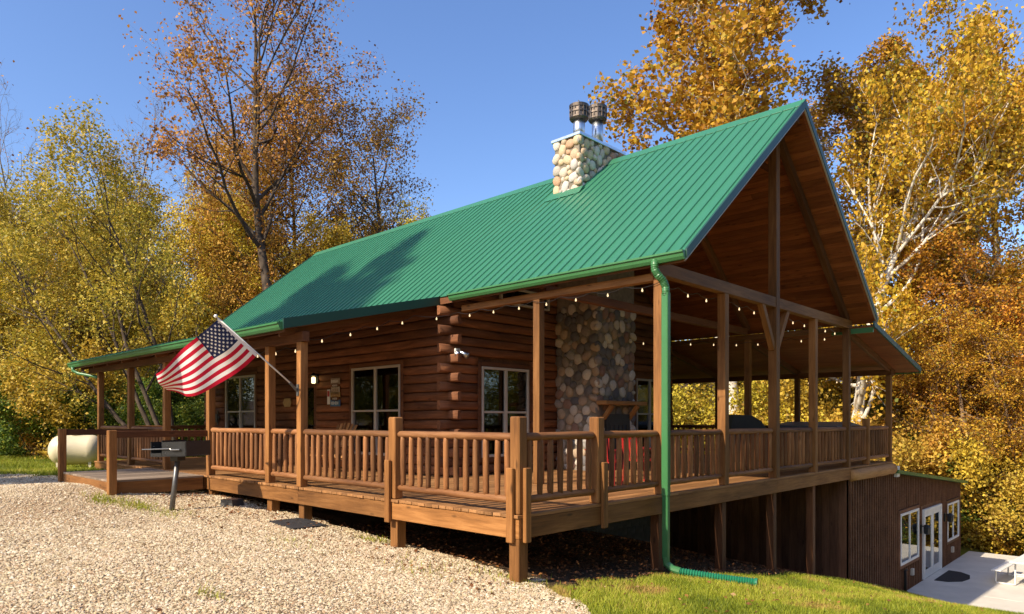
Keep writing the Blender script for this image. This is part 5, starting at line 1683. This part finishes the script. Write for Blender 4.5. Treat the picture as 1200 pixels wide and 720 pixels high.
K_shr3 = TreeKind(BK_V, LF_ORG, seed=53, H=3.0, r0=0.04, c0=0.06, n1=22, l1=0.42, ang=(30, 80), n2=6, n3=5, leaf=21, lsz=0.09, spread=0.22, stems=6, stem_ang=0.7, tint=(0.65, 0.25))

# the trees one can tell apart
x, y = pxd(338, 32); plant(K_dark, 'tall_tree', x, y, 'tall dark trunked tree with thin russet leaves rising left of the roof ridge', scale=1.04, rot=0.4)
x, y = pxd(446, 37); plant(K_org, 'orange_tree', x, y, 'orange leaved tree behind the left end of the green roof', scale=0.88, rot=1.0)
x, y = pxd(205, 25.5); plant(K_lean, 'leaning_tree', x, y, 'many stemmed olive leaved tree leaning left behind the porch corner', scale=0.82, rot=0.0)
x, y = pxd(868, 35); plant(K_syc, 'sycamore_tree', x, y, 'golden sycamore with white limbs behind the roof ridge', scale=1.25, rot=5.34, sz=0.92)
x, y = pxd(988, 31); plant(K_syc2, 'sycamore_tree', x, y, 'golden sycamore with a white trunk right of the gable', scale=0.80, rot=3.84, sz=1.22)
x, y = pxd(1000, 40); plant(K_syc, 'sycamore_tree', x, y, 'golden sycamore filling the gap just behind the gable peak', scale=1.15, rot=1.1, sz=0.84)
x, y = pxd(1172, 33); plant(K_syc, 'sycamore_tree', x, y, 'golden sycamore at the far right behind the vine covered trunks', scale=0.84, rot=4.0)
x, y = pxd(1128, 36); plant(K_tang, 'vine_covered_tree', x, y, 'brown vine draped trunk nearer the gable, right of the annex', 'vine draped trees right of the annex', 1.0, 0.3)
x, y = pxd(1172, 31); plant(K_tang, 'vine_covered_tree', x, y, 'brown vine draped trunk at the right edge of the picture', 'vine draped trees right of the annex', 0.95, 2.3)
x, y = pxd(1240, 30); plant(K_tang, 'vine_covered_tree', x, y, 'brown vine draped trunk half out of the right edge', 'vine draped trees right of the annex', 1.0, 4.3)
x, y = pxd(158, 38); plant(K_bare, 'bare_tree', x, y, 'nearly leafless thin tree left of the tall dark tree', None, 1.15, 0.0)
x, y = pxd(225, 40); plant(K_bare, 'bare_tree', x, y, 'nearly leafless thin tree close to the tall dark tree', None, 1.25, 2.0)
x, y = pxd(30, 34); plant(K_bare, 'bare_tree', x, y, 'nearly leafless thin tree at the left edge', None, 1.1, 4.0)
# off to the left, behind the camera: its top shades the roof
K_tall = TreeKind(BK_D, LF_OLV, seed=61, H=30, r0=0.33, c0=0.87, n1=20, l1=0.115, ang=(60, 95), n2=8, n3=6, leaf=36, lsz=0.17, spread=0.2, tint=(0.5, 0.2), lean=(0.02, 0.0), shape='vase', gnarl=(0.03, 0.12, 0.22, 0.3))
plant(K_tall, 'tall_tree', -14.8, -25, 'very tall unseen tree standing beyond the drive, its top shading the roof', None, 0.97, 1.0, zoff=-1.3)
K_tall2 = TreeKind(BK_D, LF_OLV, seed=66, H=25, r0=0.28, c0=0.72, n1=26, l1=0.16, ang=(40, 85), n2=8, n3=6, leaf=30, lsz=0.17, spread=0.22, tint=(0.5, 0.2), shape='vase')
plant(K_tall2, 'tall_tree', -16.9, -25.5, 'tall unseen tree beyond the drive, shading the left end of the porch', None, 0.95, 2.0)

r6 = random.Random(77)
kinds = [(K_sl1, 'yellow_tree', 'slender yellow leaved tree of the wood, %s', 'slender yellow trees of the wood'),
         (K_sl2, 'olive_tree', 'slender olive leaved tree of the wood, %s', 'slender olive trees of the wood'),
         (K_bushy, 'bushy_yellow_tree', 'bushy yellow tree of the wood, %s', 'bushy yellow trees of the wood'),
         (K_bushy2, 'bushy_olive_tree', 'bushy olive tree of the wood, %s', 'bushy olive trees of the wood'),
         (K_org, 'orange_wood_tree', 'orange tree of the wood, %s', 'orange trees of the wood')]
def zone(px, d):
    deep = 'deep' if d > 48 else 'standing'
    for lim, txt in ((60, 'at the left edge behind the lawn'), (140, 'above the propane tank'), (230, 'behind the far end of the porch roof'), (300, 'behind the flag'),
                     (400, 'beside the tall dark tree'), (540, 'behind the left slope of the green roof'), (800, 'hidden behind the cabin'), (930, 'seen through the open porch'),
                     (1060, 'behind the right end of the deck'), (1130, 'above the annex roof')):
        if px < lim: return deep + ' ' + txt
    return deep + ' at the right edge beyond the patio'
def wood_row(px0, px1, d0, d1, n, weights, smin, smax):
    for k in range(n):
        px = px0 + (px1 - px0) * (k + r6.random()) / n
        d = r6.uniform(d0, d1)
        x, y = pxd(px, d)
        kd = r6.choices(kinds, weights)[0]
        zn = zone(px, d)
        plant(kd[0], kd[1], x, y, kd[2] % zn, kd[3] + ' ' + zn, r6.uniform(smin, smax), r6.uniform(0, 6.28))
wood_row(-60, 300, 30, 37, 12, (3, 4, 0, 0.7, 0), 0.70, 0.92)
wood_row(-90, 320, 38, 48, 18, (4, 3, 0.8, 1, 0.2), 0.85, 1.05)
wood_row(200, 480, 34, 44, 13, (6, 0.6, 2, 0.2, 0.4), 0.75, 0.98)
wood_row(-120, 520, 50, 66, 20, (2, 2, 2, 2, 0.6), 0.85, 1.05)
wood_row(540, 1260, 46, 62, 16, (1, 1, 3, 2, 0.0), 0.9, 1.15)
wood_row(900, 1260, 36, 44, 8, (1, 1, 2, 1, 0.0), 0.7, 0.95)
for k in range(73):                      # unseen trees added around the viewer to cut skylight and fill window reflections
    if k < 26: x, y = -84 + 4.6 * k, r6.uniform(-46, -34) + 0.25 * max(0, 20 - k * 2)
    elif k < 46: x, y = r6.uniform(21, 30), -24 + 3.6 * (k - 26)
    elif k < 60: x, y = r6.uniform(-60, -50), -38 + 2.7 * (k - 46)
    else: x, y = r6.uniform(24, 34), 48 + 4.0 * (k - 60)
    kd = kinds[2] if k % 2 else kinds[3]
    plant(kd[0], kd[1], x, y, 'bushy unseen tree added around the cabin to cut skylight and fill reflections', 'unseen trees added around the cabin', r6.uniform(0.95, 1.25), r6.uniform(0, 6.28))
sk = [(K_shr, 'yellow_shrub', 'yellow leaved shrub %s', 'yellow shrubs at the wood edge'),
      (K_shr2, 'green_shrub', 'dark green shrub %s', 'green shrubs at the wood edge'),
      (K_shr3, 'russet_shrub', 'russet leaved shrub %s', 'russet shrubs at the wood edge')]
def shrub_row(px0, px1, d0, d1, n, weights, smin, smax):
    for k in range(n):
        px = px0 + (px1 - px0) * (k + r6.random()) / n
        d = r6.uniform(d0, d1)
        x, y = pxd(px, d)
        kd = r6.choices(sk, weights)[0]
        zn = zone(px, d)
        plant(kd[0], kd[1], x, y, kd[2] % zn, kd[3] + ' ' + zn, r6.uniform(smin, smax), r6.uniform(0, 6.28), cat='shrub')
shrub_row(-40, 260, 27.5, 33, 16, (0.6, 3, 1.2), 0.6, 1.0)
shrub_row(780, 1060, 30, 36, 13, (1.6, 1.6, 2), 1.0, 1.6)
shrub_row(1030, 1250, 29.5, 33, 13, (1.8, 1.6, 2.2), 0.9, 1.5)
shrub_row(1110, 1260, 27, 29.5, 9, (1.2, 0.3, 3), 0.7, 1.1)
for k, (px, d, sc_) in enumerate(((1095, 30.5, 0.62), (1140, 29.0, 0.7), (1185, 28.5, 0.66), (1215, 29.5, 0.8))):
    x, y = pxd(px, d)
    plant(K_tang, 'vine_thicket', x, y, ('low vine thicket just right of the annex', 'low vine thicket behind the patio, between annex and table', 'low vine thicket behind the picnic table', 'low vine thicket at the right edge of the picture')[k], 'vine thickets behind the patio', sc_, 1.3 * k, cat='shrub')

# ------------------------------------------------------------------ ground cover
nr = np.random.default_rng(3)
# gravel stones
def in_view(x, y, z, m=40):
    dx, dy, dz = x - EYE[0], y - EYE[1], z - EYE[2]
    D = dx * fwd[0] + dy * fwd[1]; Q = dx * rgt[0] + dy * rgt[1]
    px = CXP + FPX * Q / np.maximum(D, 0.1); py = HYP - FPX * dz / np.maximum(D, 0.1)
    return (D > 1) & (px > -m) & (px < 1200 + m) & (py < 720 + m) & (py > -m), D
n = 720000
X = nr.uniform(-19, 2.5, n); Y = nr.uniform(-8, 0.5, n); Z = terrain(X, Y)
ok, D = in_view(X, Y, Z)
ok &= (gravel_mask(X, Y) > -0.05) & (nr.random(n) < np.clip((7.0 / np.maximum(D, 1)) ** 1.2, 0, 1) * 0.85)
dens = 0.5 + 0.5 * np.sin(X * 0.7 + 1.0) * np.sin(Y * 0.9 + 0.5) + 0.25 * np.sin(X * 2.1) * np.sin(Y * 2.6 + 1)
ok &= nr.random(n) < np.clip(0.45 + 0.5 * dens + 0.35 * (Y > -1.6), 0.3, 1)
X, Y, Z, D = X[ok], Y[ok], Z[ok], D[ok]
n = len(X)
oct_v = np.array([(1, 0, 0), (-1, 0, 0), (0, 1, 0), (0, -1, 0), (0, 0, 1), (0, 0, -1)], float)
oct_f = np.array([(0, 2, 4), (2, 1, 4), (1, 3, 4), (3, 0, 4)])
sc = np.stack([nr.uniform(0.007, 0.019, n), nr.uniform(0.007, 0.016, n), nr.uniform(0.006, 0.012, n)], 1) * nr.choice([0.7, 0.7, 0.9, 0.9, 1.0, 1.0, 1.3, 1.9], n)[:, None]
V = oct_v[None] * sc[:, None, :] * nr.uniform(0.7, 1.3, (n, 6, 1))
a = nr.uniform(0, 6.28, n); ca, sa = np.cos(a), np.sin(a)
Vx = V[..., 0] * ca[:, None] - V[..., 1] * sa[:, None] + V[..., 2] * nr.normal(0, 0.4, n)[:, None]
Vy = V[..., 0] * sa[:, None] + V[..., 1] * ca[:, None]
V = np.stack([Vx + X[:, None], Vy + Y[:, None], V[..., 2] + (Z + 0.024)[:, None]], 2).reshape(-1, 3)
F = (oct_f[None] + (np.arange(n) * 6)[:, None, None]).reshape(-1, 3)
me = mesh_np('gravel', V, F, gravelmat('gravel_stone', True))
add_tint(me, np.repeat(nr.random(n), 4))
g_ = obj('gravel', me)
tag(g_, 'loose pale tan gravel stones covering the drive', 'gravel', kind='stuff')
N_GRAVEL = n

# grass
def blades(n, X, Y, h0, h1, w, seed):
    nq = np.random.default_rng(seed)
    Z = terrain(X, Y)
    a = nq.uniform(0, 6.28, n); h = nq.uniform(h0, h1, n)
    lean = nq.normal(0, 0.45, (n, 2)) * h[:, None]
    b0 = np.stack([X - np.cos(a) * w, Y - np.sin(a) * w, Z - 0.005], 1)
    b1 = np.stack([X + np.cos(a) * w, Y + np.sin(a) * w, Z - 0.005], 1)
    tp = np.stack([X + lean[:, 0], Y + lean[:, 1], Z + h], 1)
    V = np.stack([b0, b1, tp], 1).reshape(-1, 3)
    F = np.arange(3 * n).reshape(-1, 3)
    return V, F
LF_GRASS = leafmat('grass_blade', [(0.0, (0.10, 0.13, 0.012)), (0.35, (0.24, 0.27, 0.020)), (0.7, (0.40, 0.40, 0.035)), (0.9, (0.46, 0.38, 0.08)), (1.0, (0.40, 0.24, 0.08))], 0.3)
n = 420000
X = nr.uniform(-0.1, 6, n); Y = nr.uniform(-1.8, 16, n); Z = terrain(X, Y)
ok, D = in_view(X, Y, Z)
edge = 0.30 + 0.12 * np.sin(Y * 4) + 0.08 * np.sin(Y * 11 + 1) + 0.25 * sstep(6, 1, Y) * 0
patch = np.sin(X * 1.7 + 0.6 * Y) * np.sin(Y * 1.3 + 0.4) + 0.5 * np.sin(X * 4.1 + 1) * np.sin(Y * 3.7)
ok &= (gravel_mask(X, Y) < 0.03) & (X > edge) & (nr.random(n) < np.clip(9.0 / np.maximum(D, 1), 0, 1)) & (nr.random(n) < np.clip(0.95 - 0.5 * (patch > 0.75), 0, 1)) & ~((Y > 13.5) & (X > 0))
X, Y = X[ok], Y[ok]; n = len(X)
V, F = blades(n, X, Y, 0.025, 0.075, 0.0045, 8)
me = mesh_np('grass', V, F, LF_GRASS)
pv = np.sin(X * 1.7 + 0.6 * Y) * np.sin(Y * 1.3 + 0.4) + 0.5 * np.sin(X * 4.1 + 1) * np.sin(Y * 3.7)
add_tint(me, np.clip(nr.normal(0.45, 0.22, n) + 0.34 * pv + 0.45 * (np.sin(X * 2.9 + 2 * np.sin(Y * 1.1)) * np.sin(Y * 2.3 + 1.7) > 0.72), 0, 1))
g_ = obj('grass', me); tag(g_, 'short sunlit grass on the bank beside the deck', 'grass', kind='stuff')
n = 160000
X = nr.uniform(-34, -12.4, n); Y = nr.uniform(-9, 9, n)
ok, D = in_view(X, Y, terrain(X, Y))
ok &= (gravel_mask(X, Y) < 0.05) & ~((Y > 0) & (X > -16.6))
X, Y = X[ok], Y[ok]; n = len(X)
V, F = blades(n, X, Y, 0.05, 0.14, 0.012, 9)
me = mesh_np('grass', V, F, LF_GRASS)
add_tint(me, np.clip(nr.normal(0.42, 0.22, n) + 0.25 * np.sin(X * 0.8) * np.sin(Y * 1.1), 0, 1))
g_ = obj('grass', me); tag(g_, 'grass of the lawn around the propane tank', 'grass', kind='stuff')
# weeds in the gravel by the walkway
pts_ = []
for (cx_, cy_, s_, k_) in ((-8.4, -2.05, 0.25, 400), (-7.8, -1.7, 0.3, 450), (-6.9, -1.5, 0.3, 160), (-3.4, -1.1, 0.4, 90), (-1.6, -3.0, 0.12, 60), (-1.2, -0.5, 0.5, 120), (-0.2, 0.1, 0.3, 160), (-3.2, 0.2, 0.2, 160)):
    pts_.append(np.stack([nr.normal(cx_, s_, k_), nr.normal(cy_, s_ * 0.5, k_)], 1))
P = np.concatenate(pts_); n = len(P)
V, F = blades(n, P[:, 0], P[:, 1], 0.04, 0.10, 0.006, 10); V[:, 2] += 0.02
me = mesh_np('weeds', V, F, LF_GRASS); add_tint(me, np.clip(nr.normal(0.6, 0.2, n), 0, 1))
g_ = obj('weeds', me); tag(g_, 'tufts of weeds in the gravel along the deck', 'weeds', kind='stuff')

# fallen leaves
LF_FALL = leafmat('fallen_leaf', [(0.0, (0.07, 0.035, 0.018)), (0.5, (0.20, 0.09, 0.03)), (0.8, (0.36, 0.18, 0.05)), (1.0, (0.55, 0.42, 0.24))], 0.1)
parts = []
def scat(n, x0, x1, y0, y1, fn=None):
    X = nr.uniform(x0, x1, n); Y = nr.uniform(y0, y1, n)
    if fn is not None:
        k_ = fn(X, Y); X, Y = X[k_], Y[k_]
    parts.append(np.stack([X, Y, terrain(X, Y) + 0.035 + nr.uniform(0, 0.012, len(X))], 1))
scat(5200, -4.8, 0.35, 0.5, 8)
scat(900, -4.8, 0.3, 8, 11.7)
scat(500, -9, 0.0, -0.7, 0.6)
scat(260, -9, -5.5, -1.4, 0.2)
scat(90, -16, 1.5, -6, -0.5)
scat(350, 0.2, 4, 0, 12)
scat(2600, -34, -13, -3, 12, lambda X, Y: ~((Y > -0.2) & (X > -17)))
P = np.concatenate(parts); n = len(P)
nm = nr.normal(0, 0.32, (n, 3)) + np.array([0, 0, 1]); nm /= np.linalg.norm(nm, axis=1)[:, None]
U = np.cross(nm, nr.normal(0, 1, (n, 3))); U /= np.linalg.norm(U, axis=1)[:, None]
W = np.cross(nm, U); s_ = nr.uniform(0.015, 0.042, n)[:, None]
V = np.stack([P - U * s_, P - W * s_ * 0.6 + nm * s_ * 0.25, P + U * s_, P + W * s_ * 0.6 + nm * s_ * 0.25], 1).reshape(-1, 3)
me = mesh_np('fallen_leaves', V, np.arange(4 * n).reshape(-1, 4), LF_FALL); add_tint(me, nr.beta(2, 2.2, n))
g_ = obj('fallen_leaves', me); tag(g_, 'dry brown leaves lying under the deck and on the lawn', 'leaves', kind='stuff')
print('BBstones', n1, n2)
print('gravel', N_GRAVEL, 'trees', TREES, 'tris', sum(len(m.polygons) for m in bpy.data.meshes))
